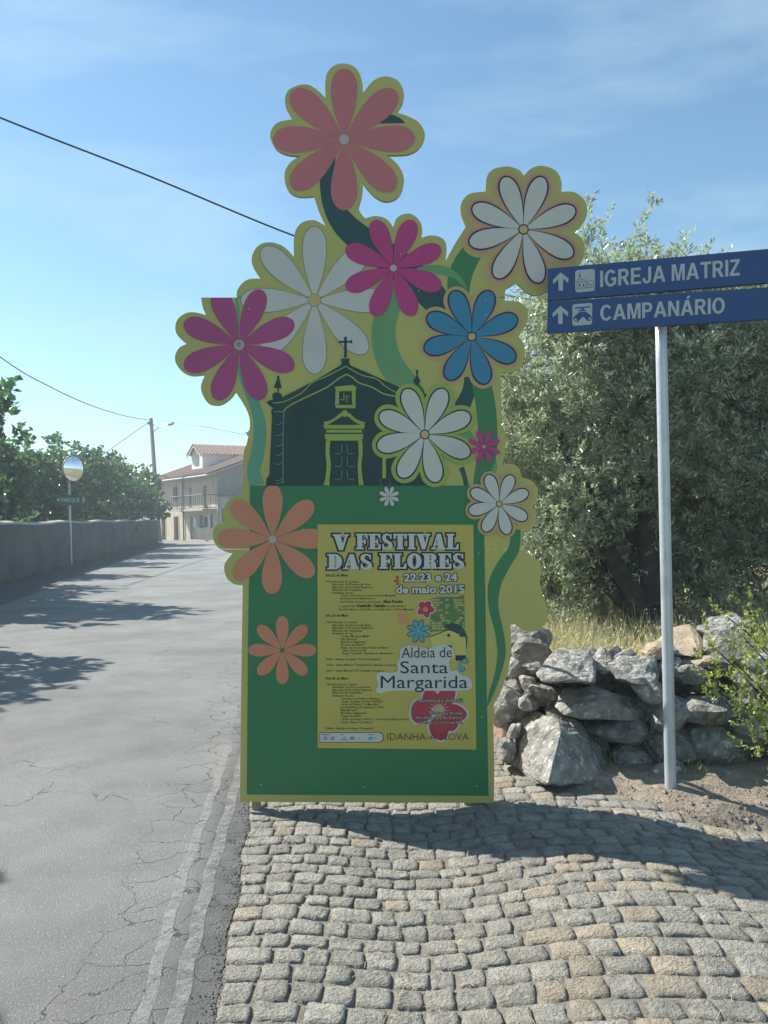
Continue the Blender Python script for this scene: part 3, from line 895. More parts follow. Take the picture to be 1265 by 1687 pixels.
def slab_row(P_, txt, x0, x1, y0, h):
    wtot = sum(GL[c][0] + .05 for c in txt) - .05
    s = (x1 - x0) / wtot
    x = x0
    for i, c in enumerate(txt):
        wd, sp = GL[c]
        for off, k, l in ((0.105, 'ink', 12), (0.0, 'poster_white', 13)):
            v, f = glyph_mesh(sp, off)
            P_.b.add([PP(x + a[0] * s, y0 - a[1] * h, l + (i % 2) * 0.4) for a in v], f, P_.mi(k))
        x += (wd + .05) * s
def z5(u, v): return (510 + u / 3.1625, 850 + v / 3.1625)
P = sub('lettering', 'heavy white title lettering')
slab_row(P, 'V', *[z5(120,0)[0], z5(205,0)[0]], z5(0,178)[1], 26)
slab_row(P, 'FESTIVAL', z5(240,0)[0], z5(775,0)[0], z5(0,174)[1], 25.5)
slab_row(P, 'DAS', z5(92,0)[0], z5(326,0)[0], z5(0,278)[1], 25)
slab_row(P, 'FLORES', z5(362,0)[0], z5(806,0)[0], z5(0,275)[1], 25)
P.build()
def outlined(P_, txt, a, b, h, kf, ko, off_o, off_f=0.01, l=14, res=2):
    ref = font_mesh(txt, off_f, res)
    x0, y0 = z5(*a); x1, y1 = z5(*b)
    if ko:
        o = font_mesh(txt, off_o, res)
        mn = min(q[0] for q in ref[0]); mxx = max(q[0] for q in ref[0])
        s = (x1 - x0) / (mxx - mn)
        put(P_, o, x0 - (mn - min(q[0] for q in o[0])) * s, y0, x1 + (max(q[0] for q in o[0]) - mxx) * s, y1, h, ko, l)
    put(P_, ref, x0, y0, x1, y1, h, kf, l + 1.2)
P = sub('lettering', 'festival dates')
outlined(P, '22,23 e 24', (490,340), (768,338), 12, 'poster_white', 'ink', 0.10, 0.035)
P.build(); P = sub('lettering', 'festival month and year')
outlined(P, 'de maio 2015', (450,402), (806,400), 12, 'poster_white', 'ink', 0.10, 0.035)
P.build()

# poster drawings: bell tower, chapel, small flowers, hibiscus
def z6(u, v): return (600 + u / 5.625, 940 + v / 5.625)
P = sub('poster_drawing', 'drawing of a stone tower and a small yellow chapel')
P.poly([z6(*q) for q in [(608,262),(700,240),(850,245),(925,225),(932,530),(610,570)]], 'stone_green', 11)
rr = random.Random(3)
for r_ in range(12):
    v0 = 262 + r_ * 24
    u = 612 + rr.random() * 20
    while u < 915:
        wd = rr.uniform(22, 46)
        P.poly([z6(u, v0), z6(min(u + wd, 926), v0 + rr.uniform(-3, 3)), z6(min(u + wd, 926), v0 + 18), z6(u, v0 + 18)], rr.choice(['lime', 'green_mid', 'stone_green', 'glow1']), 11.4)
        u += wd + 6
P.poly([z6(*q) for q in [(720,520),(760,495),(820,482),(880,500),(930,550),(955,620),(950,700),(935,760),(930,600)]], 'teal_dark', 11.9)
P.poly([z6(*q) for q in [(612,610),(780,545),(938,610),(942,835),(820,835),(820,720),(625,725)]], 'poster_pale', 12.3)
P.ribbon([z6(612,610), z6(700,578), z6(780,547), z6(860,578), z6(938,612)], 1.6, 'ink', 12.8, sub=2)
P.poly([z6(*q) for q in [(880,560),(938,600),(938,615),(880,612)]], 'teal_dark', 13.1)
P.poly([z6(*q) for q in [(762,690),(812,690),(812,735),(762,735)]], 'teal_dark', 12.8)
P.ribbon([z6(752,740), z6(752,680), z6(790,655), z6(830,680), z6(834,745)], 1.0, 'glow1', 13.2)
P.disc(*z6(780,598), 2.6, 'ink', 13.3)
P.poly([z6(*q) for q in [(843,783),(940,783),(940,833),(843,833)]], 'ink', 13)
P.build()
def mini(cx, cy, R, W, col, ink, angs, label=None, layer=13):
    P = sub('poster_flower', label)
    cx, cy = z6(cx, cy); R /= 5.625; W /= 5.625
    if ink:
        for i, a in enumerate(angs): P.poly(petal(cx, cy, a, R, W, .9, .4), 'ink', layer + i * .1)
    for i, a in enumerate(angs): P.poly(petal(cx, cy, a, R, W, 0, .36), col, layer + 1 + i * .1)
    P.disc(cx, cy, R * .08, 'heart', layer + 2)
    P.build()
mini(502, 560, 108, 19, 'aqua', True, [111, 70, 22, -24, -68, -112, -160, 156], 'small blue flower')
mini(360, 435, 70, 12, 'pale_orange', False, A22, 'faint orange flower', 11)
mini(870, 850, 90, 22, 'aqua', True, [12, -60], 'blue petals by the village name', 12.4)
mini(320, 90, 48, 12, 'poster_red', False, [120, 190, 250], None, 11)
def lobes(P_, cx, cy, parts, grow, k, l):
    for i, (a, r0, rx, ry) in enumerate(parts):
        an = math.radians(a); x = cx + r0 * math.cos(an); y = cy - r0 * math.sin(an)
        pts = []
        for j in range(20):
            t = 2 * math.pi * j / 20
            wob = 1 + .06 * math.sin(3 * t + i)
            px_, py_ = (rx + grow) * wob * math.cos(t), (ry + grow) * wob * math.sin(t)
            pts.append((x + px_ * math.cos(an) + py_ * math.sin(an), y - px_ * math.sin(an) + py_ * math.cos(an)))
        P_.poly([z6(*q) for q in pts], k, l + i * .12)
P = sub('poster_flower', 'small red hibiscus')
hb = [(60, 42, 40, 32), (-5, 42, 40, 32), (-75, 42, 40, 32), (-150, 42, 38, 30), (130, 42, 40, 32)]
lobes(P, 565, 355, hb, 8, 'poster_white', 12); lobes(P, 565, 355, hb, 0, 'poster_red', 13)
P.disc(*z6(565,358), 4, 'glow3', 14); P.build()
P = sub('poster_flower', 'large red hibiscus at the poster foot')
hb = [(125, 125, 95, 78), (60, 135, 110, 80), (-12, 150, 108, 85), (-88, 160, 120, 92), (186, 165, 100, 108), (-48, 150, 90, 70)]
lobes(P, 690, 1290, hb, 16, 'poster_white', 11.2); lobes(P, 690, 1290, hb, 0, 'poster_red', 12.2)
P.disc(*z6(690,1290), 10, 'glow2', 13.2); P.disc(*z6(690,1285), 6, 'heart', 13.6)
for a in range(20, 380, 24):
    an = math.radians(a)
    P.ribbon([z6(690 + 60 * math.cos(an), 1290 - 55 * math.sin(an)), z6(690 + 95 * math.cos(an), 1290 - 90 * math.sin(an))], .7, 'poster_white', 13.3 + a * .001)
P.build()
P = sub('lettering', 'grey lines printed over the red hibiscus')
for txt, a, b, hh in (('Animação Infantil', (568,968), (795,968), 5.2), ('Pinturas faciais', (625,1032), (795,1032), 4.6), ('modelagem de balões', (555,1055), (795,1055), 4.6), ('palhaços com andas', (570,1080), (795,1080), 4.6)):
    outlined(P, txt, a, b, hh, 'poster_white', 'poster_text', .09, 0.0, 14.5, 1)
    P.build(); P = sub('lettering')
P = sub('lettering', 'village name on a white cloud')
P.poly(catmull([z6(*q) for q in [(335,730),(400,692),(480,702),(600,718),(700,685),(765,692),(822,735),(825,790),(792,825),(785,870),(805,930),(860,920),(890,960),(960,985),(995,1040),(985,1092),(900,1112),(560,1112),(520,1138),(480,1115),(250,1112),(150,1135),(108,1112),(128,1060),(112,980),(150,940),(300,938),(305,850),(330,810)]], 4, True), 'poster_white', 15)
for txt, a, b, h in (('Aldeia de', (478,738), (740,735), 17), ('Santa', (472,818), (720,818), 19.5), ('Margarida', (370,895), (822,895), 20)):
    outlined(P, txt, a, b, h, 'ink', None, 0, 0.0, 15.2, 3)
P.build()
P = sub('lettering', 'town name in thin dark capitals')
outlined(P, 'IDANHA-A-NOVA', (405,1166), (828,1166), 11.5, 'poster_text', None, 0, -0.012, 14.5)
P.build()
P = sub('logo_bar', 'white strip of small sponsor marks')
pts = []
for (cx_, cy_, a0) in ((368,1162,0), (368,1142,90)):
    pass
bar = [z5(55,1130), z5(360,1128)] + [z5(360 + 22 * math.cos(math.radians(a)), 1152 - 24 * math.sin(math.radians(a))) for a in range(75, -76, -25)] + [z5(360,1176), z5(55,1176)]
P.poly([(x + (1.2 if x > 600 else -.8), y + (1 if y > 1214 else -1)) for x, y in bar], 'ink', 11)
P.poly(bar, 'poster_white', 11.6)
for (u, kind) in ((82,0),(120,1),(180,2),(222,3),(262,4),(318,5)):
    x, y = z5(u, 1157)
    if kind in (0, 1):
        P.disc(x, y, 3.6, 'grey_line', 12.2, 12); P.disc(x, y + .4, 2.6, 'poster_white', 12.5, 12); P.poly([(x-1.5,y),(x+1.5,y-.5),(x+1.2,y+2),(x-1.2,y+2)], 'ink', 12.8)
    elif kind == 2:
        P.poly([(x-3,y),(x,y-3),(x+3,y)], 'grey_line', 12.2); P.poly([(x-6,y+2),(x+6,y+2),(x+6,y+3),(x-6,y+3)], 'ink', 12.2)
    elif kind == 3:
        P.poly([(x-4,y+2),(x-2,y-2.5),(x+2,y-2.5),(x+4,y+2)], 'ink', 12.2); P.poly([(x-2,y+1),(x-1,y-1),(x+1,y-1),(x+2,y+1)], 'poster_white', 12.5)
    elif kind == 4:
        P.poly([(x-1,y-1),(x+1.5,y),(x-1,y+1)], 'ink', 12.2)
    else:
        P.poly([(x-4,y-2),(x+3,y-2.5),(x+4,y+2),(x-4,y+2.5)], 'aqua', 12.2)
        P.poly([(x+5,y-1),(x+10,y-1),(x+10,y),(x+5,y)], 'grey_line', 12.2)
for (u0, u1, v) in ((66,104,1137),(160,176,1137),(303,336,1137)):
    P.poly([z5(u0,v), z5(u1,v), z5(u1,v+3), z5(u0,v+3)], 'ink', 12.2)
P.build()
P = sub('schedule_text', 'small dark programme text')
SCH = [(85,315,'Dia 22 de Maio',117,1),(85,347,'17h00 Abertura do Certame',170,0),(118,361,'Exposição de Flores pelas Ruas',200,0),(118,376,'Exposição de Produtos Regionais',210,0),(118,390,'Abertura das Tasquinhas',155,0),(118,405,'Animação de rua:',110,0),
 (158,419,'- Grupo de Bombos do Grupo de Santa Margarida',290,0),(158,434,'Acordeonista Filarmónicos',185,0),(158,452,'21h30 Noite de Fados com a fadista',215,0),(385,452,'Mara Pereira',100,2),(152,474,'e o guitarrista',85,0),(243,474,'Custódio Castelo',155,2),(402,474,'(convite artístico)',100,0),(152,491,'na viola clássica - João Silva e na viola baixo - Carlos Menezes',390,0),
 (85,524,'Dia 23 de Maio',117,1),(85,558,'17h00 Abertura do Certame',165,0),(118,573,'Exposição de Flores pelas Ruas',200,0),(118,587,'Exposição de Produtos Regionais',210,0),(118,602,'Abertura das Tasquinhas',155,0),(118,616,'Animação de rua:',110,0),
 (160,631,'- Grupo "Modas do Minho"',158,0),(160,646,'"Flor Raianas"',90,0),(160,660,'"Bombos Saganetas"',138,0),(160,675,'"Toques de Aldeia"',128,0),(160,690,'Grupo de Concertinas "Rodas do Baloio"',255,0),(160,705,'- Grupo "Fonte de Pia"',138,0),(160,720,'- Grupo "Toucada" - Bombões em Movimento',275,0),
 (85,750,'19h00 - Atuação do grupo "Vozes Portuguesa"',285,0),(85,780,'21h30 - Grupo Musical "Transparência" (atuação em palco)',365,0),(85,810,'22h00 - Grupo Musical TOP 5 (atuação em palco)',300,0),(85,851,'Dia 24 de Maio',117,1),
 (85,881,'17h00 Abertura do Certame',165,0),(118,895,'Exposição de Flores pelas Ruas',200,0),(118,910,'Exposição de Produtos Regionais',210,0),(118,924,'Abertura das Tasquinhas',155,0),(118,940,'Animação de rua:',110,0),
 (158,955,'- Arruada com Fanfarra Idanhense',210,0),(158,970,'- Grupo de gaitas de foles "Galifoles"',225,0),(158,985,'- Grupo de Bombos "Os Marombos"',208,0),(158,1000,'Concertinistas de Segueira de Vide',228,0),(160,1015,'"Bandarreais"',90,0),(160,1030,'"Bordões Saganetas"',140,0),(160,1045,'"Toques da Aldeia"',110,0),(158,1062,'- Grupo de Dança "U.N.A.P. - A Dança de Figueira da Foz"',360,0),(158,1078,'- Grupo "Ritmos Cruz Xerez"',170,0),(85,1110,'20h00 - Atuação do Grupo "Percanãos"',250,0)]
for u, v, tx, wdt, bold in SCH:
    outlined(P, tx, (u, v), (u + wdt, v), (3.3, 4.0, 4.4)[bold], 'poster_text', None, 0, (0.012, .03, .05)[bold], 12, 1)
P.build()

# ---- screw heads that hold the sheets to the frame
for (x, y) in ((430,1292),(600,1296),(785,1294),(425,1100),(793,1180),(430,925),(600,885),(788,912),(500,872),(440,780),(720,870),(470,470),(560,480),(690,480),(800,495),(410,510),(560,520),(800,520),(545,160),(590,250),(660,420),(835,330),(560,420)):
    c = PP(x, y, 16); bb = MB(); u_ = PL.n.cross(Vector((0, 0, 1))).normalized(); w_ = u_.cross(PL.n)
    ring = [c + (u_ * math.cos(a) + w_ * math.sin(a)) * .0042 for a in [k * math.pi / 4 for k in range(8)]]
    bb.prism(ring, PL.n * .0012); bb.build('screw', M['heart_grey'], board)

# ---- feet and rear bracing
def gz(p): return G(p.x, p.y)
for fx in (420, 772):
    b = MB()
    a = PL.hit(fx, 1300, -TH - 0.03)
    zz = gz(a) - 0.06
    ax = (Vector((math.cos(YAW), math.sin(YAW), 0)), Vector((-math.sin(YAW), math.cos(YAW), 0)), Vector((0, 0, 1)))
    b.box((a.x, a.y, (a.z + 0.25 + zz) / 2), (0.045, 0.045, a.z + 0.25 - zz), ax)
    b.build('foot', M['ply_back'], board)
for fx in (440, 785):
    b = MB()
    a = PL.hit(fx, 640, -TH - 0.025); c = Vector((a.x, a.y + 1.05, -0.03))
    b.tube([a, c], 0.024, 4); b.build('brace', M['ply_back'], board)
for (y, x0, x1) in ((1290, 405, 805), (860, 410, 790), (560, 420, 810)):
    a = PL.hit(x0, y, -TH - 0.026); c = PL.hit(x1, y, -TH - 0.026)
    b = MB(); b.tube([a, c], 0.024, 4); b.build('batten', M['ply_back'], board)
# ================================================================== direction signs on a post
M['galv'] = mat('galvanised_steel', (0.62, 0.65, 0.67), (0.54, 0.57, 0.59), 9, 0.42, 0.1, 60, metal=0.45, c3=(0.34, 0.37, 0.38), s3=3.0, lo3=0.55, hi3=0.7)
M['sign_blue'] = mat('blue_sign_face', (0.022, 0.075, 0.22), (0.020, 0.066, 0.20), 3, 0.38, spec=0.4)
M['sign_white'] = flat('white_reflective_film', (0.48, 0.50, 0.49), 0.4)
M['sign_grey'] = mat('aluminium_back', (0.45, 0.46, 0.47), None, 4, 0.4, metal=0.8)
POSTY = 4.755
pb = on_ground(1105, 1312, 0.03)
post = thing('sign_post', (pb.x, pb.y, 0.0), 'round galvanised steel post standing in the earth by the stone wall, carrying two blue signs', 'sign post')
PX, PY = pb.x, pb.y
topz = at_depth(1085, 455, PY).z
b = MB()
n = 28; prof = []
for k in range(n):
    a = 2 * math.pi * k / n
    r = 0.0305
    for g0 in (-60, -40):                      # two drawn grooves on the camera's right
        d_ = (math.degrees(a) - g0 + 180) % 360 - 180
        if abs(d_) < 8: r = 0.0255
    prof.append((math.cos(a) * r, math.sin(a) * r))
z0, z1 = -0.05, topz
v = []; nz_ = 6
for j in range(nz_ + 1):
    z = z0 + (z1 - z0) * j / nz_
    v += [(PX + p[0], PY + p[1], z) for p in prof]
f = [(j * n + k, j * n + (k + 1) % n, (j + 1) * n + (k + 1) % n, (j + 1) * n + k) for j in range(nz_) for k in range(n)]
f.append(tuple(range(nz_ * n, nz_ * n + n)))
b.add(v, f); b.build('pole', M['galv'], post, smooth=True)
b = MB(); b.tube([(PX, PY, z1), (PX, PY, z1 + 0.02)], [0.034, 0.030], 16); b.build('cap', M['sign_grey'], post)

def arc_(cx, cy, rx, ry, a0, a1, n=14):
    return arc(cx, cy, rx, ry, a0, a1, n)
SA = {
 'I': (.19, [[(0,0),(.19,0),(.19,1),(0,1)]]),
 'E': (.66, [[(0,0),(.66,0),(.66,.16),(.19,.16),(.19,.43),(.6,.43),(.6,.58),(.19,.58),(.19,.84),(.64,.84),(.64,1),(0,1)]]),
 'T': (.70, [[(.255,0),(.445,0),(.445,.84),(.70,.84),(.70,1),(0,1),(0,.84),(.255,.84)]]),
 'Z': (.66, [[(0,0),(.66,0),(.66,.16),(.23,.16),(.65,.86),(.65,1),(.03,1),(.03,.84),(.43,.84),(0,.14)]]),
 'N': (.72, [[(0,0),(.18,0),(.18,.66),(.53,0),(.72,0),(.72,1),(.54,1),(.54,.35),(.19,1),(0,1)]]),
 'M': (.86, [[(0,0),(.17,0),(.17,.76),(.345,0),(.515,0),(.69,.76),(.69,0),(.86,0),(.86,1),(.60,1),(.43,.27),(.26,1),(0,1)]]),
 'A': (.84, [[(0,0),(.20,0),(.27,.22),(.57,.22),(.64,0),(.84,0),(.525,1),(.315,1)], [(.315,.37),(.525,.37),(.42,.74)]]),
 'R': (.74, [[(0,0),(.19,0),(.19,.41),(.29,.41),(.52,0),(.74,0),(.50,.44)] + arc_(.43,.715,.25,.285,-60,90) + [(0,1)], [(.19,.56),(.42,.56)] + arc_(.42,.70,.075,.14,-80,80,8) + [(.42,.84),(.19,.84)]]),
 'P': (.67, [[(0,0),(.19,0),(.19,.37),(.38,.37)] + arc_(.40,.685,.27,.315,-85,90) + [(0,1)], [(.19,.53),(.38,.53)] + arc_(.39,.685,.09,.155,-80,80,8) + [(.38,.84),(.19,.84)]]),
 'J': (.57, [[(.38,1),(.57,1),(.57,.3)] + arc_(.285,.29,.285,.31,-5,-180) + [(0,.34),(.18,.34)] + arc_(.285,.29,.10,.155,185,355,8) + [(.38,.3)]]),
 'C': (.74, [arc_(.40,.5,.40,.52,35,325,26) + arc_(.40,.5,.205,.36,320,40,20)]),
 'G': (.80, [arc_(.40,.5,.40,.52,38,300,24) + [(.76,.14),(.78,.53),(.42,.53),(.42,.37),(.58,.37),(.58,.24)] + arc_(.40,.5,.205,.36,305,45,20)]),
 'O': (.82, [arc_(.41,.5,.41,.52,0,348,30), arc_(.41,.5,.215,.36,0,345,24)]),
 'Á': (.84, [[(0,0),(.20,0),(.27,.22),(.57,.22),(.64,0),(.84,0),(.525,1),(.315,1)], [(.315,.37),(.525,.37),(.42,.74)], [(.38,1.07),(.50,1.07),(.66,1.26),(.46,1.26)]]),
}
def sans_row(P_, txt, p0, p1, h, k='sign_white', layer=1):
    wt = sum((SA[c][0] + .10) if c != ' ' else .32 for c in txt) - .10
    x = 0.0
    for c in txt:
        if c == ' ': x += .32; continue
        wd, sp = SA[c]
        v, f = glyph_mesh(sp, 0.0)
        V = []
        for a in v:
            u = (x + a[0]) / wt
            V.append(P_.fn(p0[0] + (p1[0] - p0[0]) * u, p0[1] + (p1[1] - p0[1]) * u - a[1] * h, layer))
        P_.b.add(V, f, P_.mi(k)); x += wd + .10
YS = math.radians(14.5)
SD = Vector((math.cos(YS), -math.sin(YS), 0))          # along the sign
SN = Vector((-math.sin(YS), -math.cos(YS), 0))         # towards the viewer
SP = Plane(Vector((PX, PY, 1.5)) + SN * 0.085, SN)
def sgn_build(corners, label, texts, icons, arrow):
    p = [SP.hit(*c) for c in corners]
    ctr = sum(p, Vector()) / 4
    s = thing('direction_sign', ctr, label, 'direction sign', 'blue direction signs on the post')
    b = MB(); b.prism([q for q in p], -SN * 0.035, 0); 
    mk('panel', b.v, b.f, [M['sign_blue'], M['sign_grey']], s, fm=[0, 1] + [0] * 4)
    class SPr(Print):
        pass
    def newp(name, lab=None):
        P_ = Print(name, lab, s)
        P_.fn = lambda x, y, l: SP.hit(x, y, 0.0006 * l)
        def poly(pts, k, layer, P_=P_):
            pts = dedupe(pts); P_.b.add([SP.hit(x, y, 0.0006 * layer) for x, y in pts], [tuple(range(len(pts)))], P_.mi(k))
        P_.poly = poly
        return P_
    P_ = newp('arrow'); P_.poly([zs(*q) for q in arrow], 'sign_white', 1); P_.build()
    icons(newp)
    P_ = newp('lettering')
    txt, a, c, h = texts
    sans_row(P_, txt, zs(*a), zs(*c), h)
    P_.build()
    b = MB()
    for off in (-0.12, 0.12): pass
    q = SP.hit(1090, (corners[0][1] + corners[3][1]) / 2 - 8, -0.035)
    b.box((PX, PY, q.z), (0.085, 0.075, 0.045), (SD, -SN, Vector((0, 0, 1))))
    b.box(Vector((PX, PY, q.z)) + SN * 0.044, (0.16, 0.012, 0.03), (SD, -SN, Vector((0, 0, 1))))
    b.build('clamp', M['sign_grey'], s)
    return s
def zs(u, v): return (860 + u / 3.1235, 330 + v / 3.1235)
RX = 1392
def ext(x, y, sl): return (RX, y + sl * (RX - x))
def arrow_at(cx, top, bot, sl=0.0):
    h = bot - top
    return [(cx - 1, top), (cx + 40, top + .33 * h), (cx + 38, top + .58 * h), (cx + 12, top + .33 * h), (cx + 11, bot - 2), (cx - 11, bot), (cx - 12, top + .36 * h), (cx - 38, top + .64 * h), (cx - 41, top + .42 * h)]
def church_icon(newp):
    P_ = newp('pictogram', 'white square with a church')
    r = [(283,360),(366,353),(375,361),(374,459),(367,467),(284,474),(274,466),(273,369)]
    P_.poly([zs(*q) for q in r], 'sign_white', 1)
    def ln(pts, wd=.7):
        pts = [zs(*q) for q in pts]
        for a, c in zip(pts, pts[1:]):
            dx, dy = c[0] - a[0], c[1] - a[1]; l = math.hypot(dx, dy); ox, oy = -dy / l * wd / 2, dx / l * wd / 2
            P_.poly([(a[0] + ox, a[1] + oy), (c[0] + ox, c[1] + oy), (c[0] - ox, c[1] - oy), (a[0] - ox, a[1] - oy)], 'sign_blue', 2)
    ln([(297,366),(297,400)]); ln([(297,380),(289,412)]); ln([(297,380),(306,410)]); ln([(282,420),(288,411),(322,408),(332,418)])
    ln([(282,420),(282,452)]); ln([(332,418),(332,450)]); ln([(282,453),(332,450)], 1.0); ln([(282,422),(332,419)])
    ln([(338,420),(344,415),(364,414),(368,420)]); ln([(338,420),(338,448)]); ln([(368,420),(368,446)]); ln([(338,449),(368,446)], 1.0)
    P_.poly([zs(*q) for q in [(292,444),(292,434),(296,429),(300,434),(300,444)]], 'sign_blue', 2)
    P_.poly([zs(*q) for q in [(313,443),(313,433),(317,428),(321,433),(321,443)]], 'sign_blue', 2)
    P_.poly([zs(*q) for q in [(344,438),(360,437),(360,433),(344,434)]], 'sign_blue', 2)
    P_.build()
def bell_icon(newp):
    P_ = newp('pictogram', 'white square with two bells')
    r = [(269,535),(353,528),(361,536),(360,631),(352,639),(269,646),(259,638),(259,543)]
    P_.poly([zs(*q) for q in r], 'sign_white', 1)
    P_.poly([zs(*q) for q in [(271,551),(350,545),(350,552),(271,558)]], 'sign_blue', 2)
    P_.poly([zs(*q) for q in [(303,556),(318,555),(318,562),(328,563),(328,569),(288,571),(288,566),(303,564)]], 'sign_blue', 2)
    P_.poly([zs(*q) for q in [(296,575),(326,572),(350,588),(360,604),(352,619),(338,622),(325,610),(313,598),(300,612),(284,628),(268,622),(262,606),(274,592)]], 'sign_blue', 2)
    P_.poly([zs(*q) for q in [(268,612),(276,606),(284,618),(277,624)]], 'sign_white', 3)
    P_.poly([zs(*q) for q in [(340,612),(348,600),(354,606),(348,616)]], 'sign_white', 3)
    P_.build()
sgn_build([(902,442.5),(RX,398.5),(RX,455),(902,495)], 'upper blue direction sign reading IGREJA MATRIZ', ('IGREJA MATRIZ', (402,447), (1120,386), 27), church_icon, arrow_at(199, 371, 466))
sgn_build([(902,497.5),(RX,464.5),(RX,517),(901,548.5)], 'lower blue direction sign reading CAMPANÁRIO', ('CAMPANÁRIO', (402,620), (1043,580), 25.5), bell_icon, arrow_at(197, 543, 637))

# ================================================================== dry stone wall
def rock(c, sz, seed, sub=3, cuts=9, rough=0.05, rot=0.0):
    """irregular split boulder: a faceted ball cut by random planes, roughened"""
    r_ = random.Random(seed)
    bm = bmesh.new(); bmesh.ops.create_icosphere(bm, subdivisions=sub, radius=1.0)
    planes = []
    for i in range(cuts):
        d = Vector((r_.gauss(0, 1), r_.gauss(0, 1), r_.gauss(0, 1))).normalized()
        planes.append((d, r_.uniform(0.52, 0.80)))
    ca, sa = math.cos(rot), math.sin(rot)
    for v_ in bm.verts:
        p = v_.co.normalized()
        k = 1.0
        for d, h in planes:
            q = p.dot(d)
            if q > 1e-4: k = min(k, h / q)
        k *= 1 + rough * mnoise.noise(p * 2.3 + Vector((seed, 0, 0))) * 2 + rough * .8 * mnoise.noise(p * 6 + Vector((seed, 5, 0))) + rough * .5 * mnoise.noise(p * 13 + Vector((seed, 5, 0)))
        q = p * k
        v_.co = Vector((q.x * sz[0], q.y * sz[1], q.z * sz[2])) * 0.62
        x, z = v_.co.x, v_.co.z
        v_.co.x = x * ca - z * sa; v_.co.z = x * sa + z * ca
        v_.co += Vector(c)
    V = [tuple(v_.co) for v_ in bm.verts]; Fc = [tuple(x.index for x in f_.verts) for f_ in bm.faces]
    bm.free()
    return V, Fc
swall = thing('stone_wall', (1.6, 5.3, 0), 'rough dry stone wall of grey granite boulders beside the sign post', 'stone wall')
def zw(u, v): return (790 + u / 2.663, 960 + v / 2.663)
ST = [ # u, v, w, h, depth y, material, cuts
 (215,240,150,110,5.75,0),(245,300,150,110,5.45,0),(190,380,120,100,5.45,0),(225,370,90,70,5.4,0),(140,400,70,130,5.6,0),
 (215,450,70,90,5.3,0),(280,490,115,90,5.2,0),(212,528,85,70,5.2,0),(158,470,70,90,5.4,0),(120,545,145,175,5.35,0),(98,655,100,180,5.3,2),
 (150,652,60,70,5.1,0),(108,725,100,100,5.1,0),(325,580,90,70,5.15,0),(400,622,110,60,5.1,0),(485,640,90,50,5.15,0),
 (535,350,90,100,5.5,0),(740,465,130,95,5.1,0),(590,640,210,120,5.2,0),(900,395,120,100,5.25,0),(830,380,90,110,5.3,0),
 (830,565,200,130,5.2,0),(960,555,240,140,5.2,0),(800,690,260,150,5.2,0),(1000,680,210,170,5.2,0),
 (1100,560,150,140,5.2,0),(780,300,130,60,5.35,1),(1085,290,220,130,5.5,0),(1170,640,170,200,5.2,0),(1190,470,160,150,5.3,0),
 (650,770,150,130,5.2,0),(920,780,170,120,5.2,0),(1110,780,150,140,5.2,0),(700,880,170,100,5.15,0),(960,880,160,90,5.15,0),(1200,850,160,140,5.2,0),
 (1280,380,200,160,5.3,0),(1320,550,180,170,5.3,0),(1330,720,200,160,5.3,0),(1340,880,180,130,5.2,0),(640,560,100,80,5.3,0),(700,560,90,90,5.3,0),(980,440,90,80,5.3,0),
 (420,500,70,60,5.45,0),(330,430,120,90,5.5,0),(500,480,140,80,5.5,0),(940,350,150,60,5.4,1),
]
for i, (u, v_, wd, hh, dep, mt) in enumerate(ST):
    c = at_depth(*zw(u, v_), dep + (0.10 if u < 560 else 0.0))
    k = dep / F / 2.663
    sz = (wd * k * 1.12, max(wd, hh) * k * 0.9 + 0.08, hh * k * 1.15)
    V, Fc = rock(c, sz, i * 3.7 + 1, 3, 10, 0.045)
    mk('stone', V, Fc, [M['stone'], M['stone_tan'], M['stone_red']][mt], swall, tint=random.random())
def hull(pts, name, m, seed, levels=3, rough=0.02, **kw):
    """boulder given by its corner points, roughened"""
    bm = bmesh.new()
    for p in pts: bm.verts.new(p)
    bmesh.ops.convex_hull(bm, input=bm.verts)
    bmesh.ops.delete(bm, geom=[v for v in bm.verts if not v.link_faces], context='VERTS')
    bmesh.ops.triangulate(bm, faces=bm.faces)
    bmesh.ops.subdivide_edges(bm, edges=bm.edges, cuts=levels, use_grid_fill=True)
    bmesh.ops.triangulate(bm, faces=bm.faces)
    for _ in range(1): bmesh.ops.smooth_vert(bm, verts=bm.verts, factor=0.30, use_axis_x=True, use_axis_y=True, use_axis_z=True)
    bm.normal_update()
    for v_ in bm.verts:
        p = v_.co
        v_.co = p + v_.normal * (rough * 1.4 * mnoise.noise(p * 5 + Vector((seed, 0, 0))) + rough * mnoise.noise(p * 14 + Vector((seed, 0, 0))) + rough * .5 * mnoise.noise(p * 34))
    V = [tuple(v_.co) for v_ in bm.verts]; Fc = [tuple(x.index for x in f_.verts) for f_ in bm.faces]
    bm.free()
    return mk(name, V, Fc, m, **kw)
def D(u, v, y): return at_depth(*zw(u, v), y)
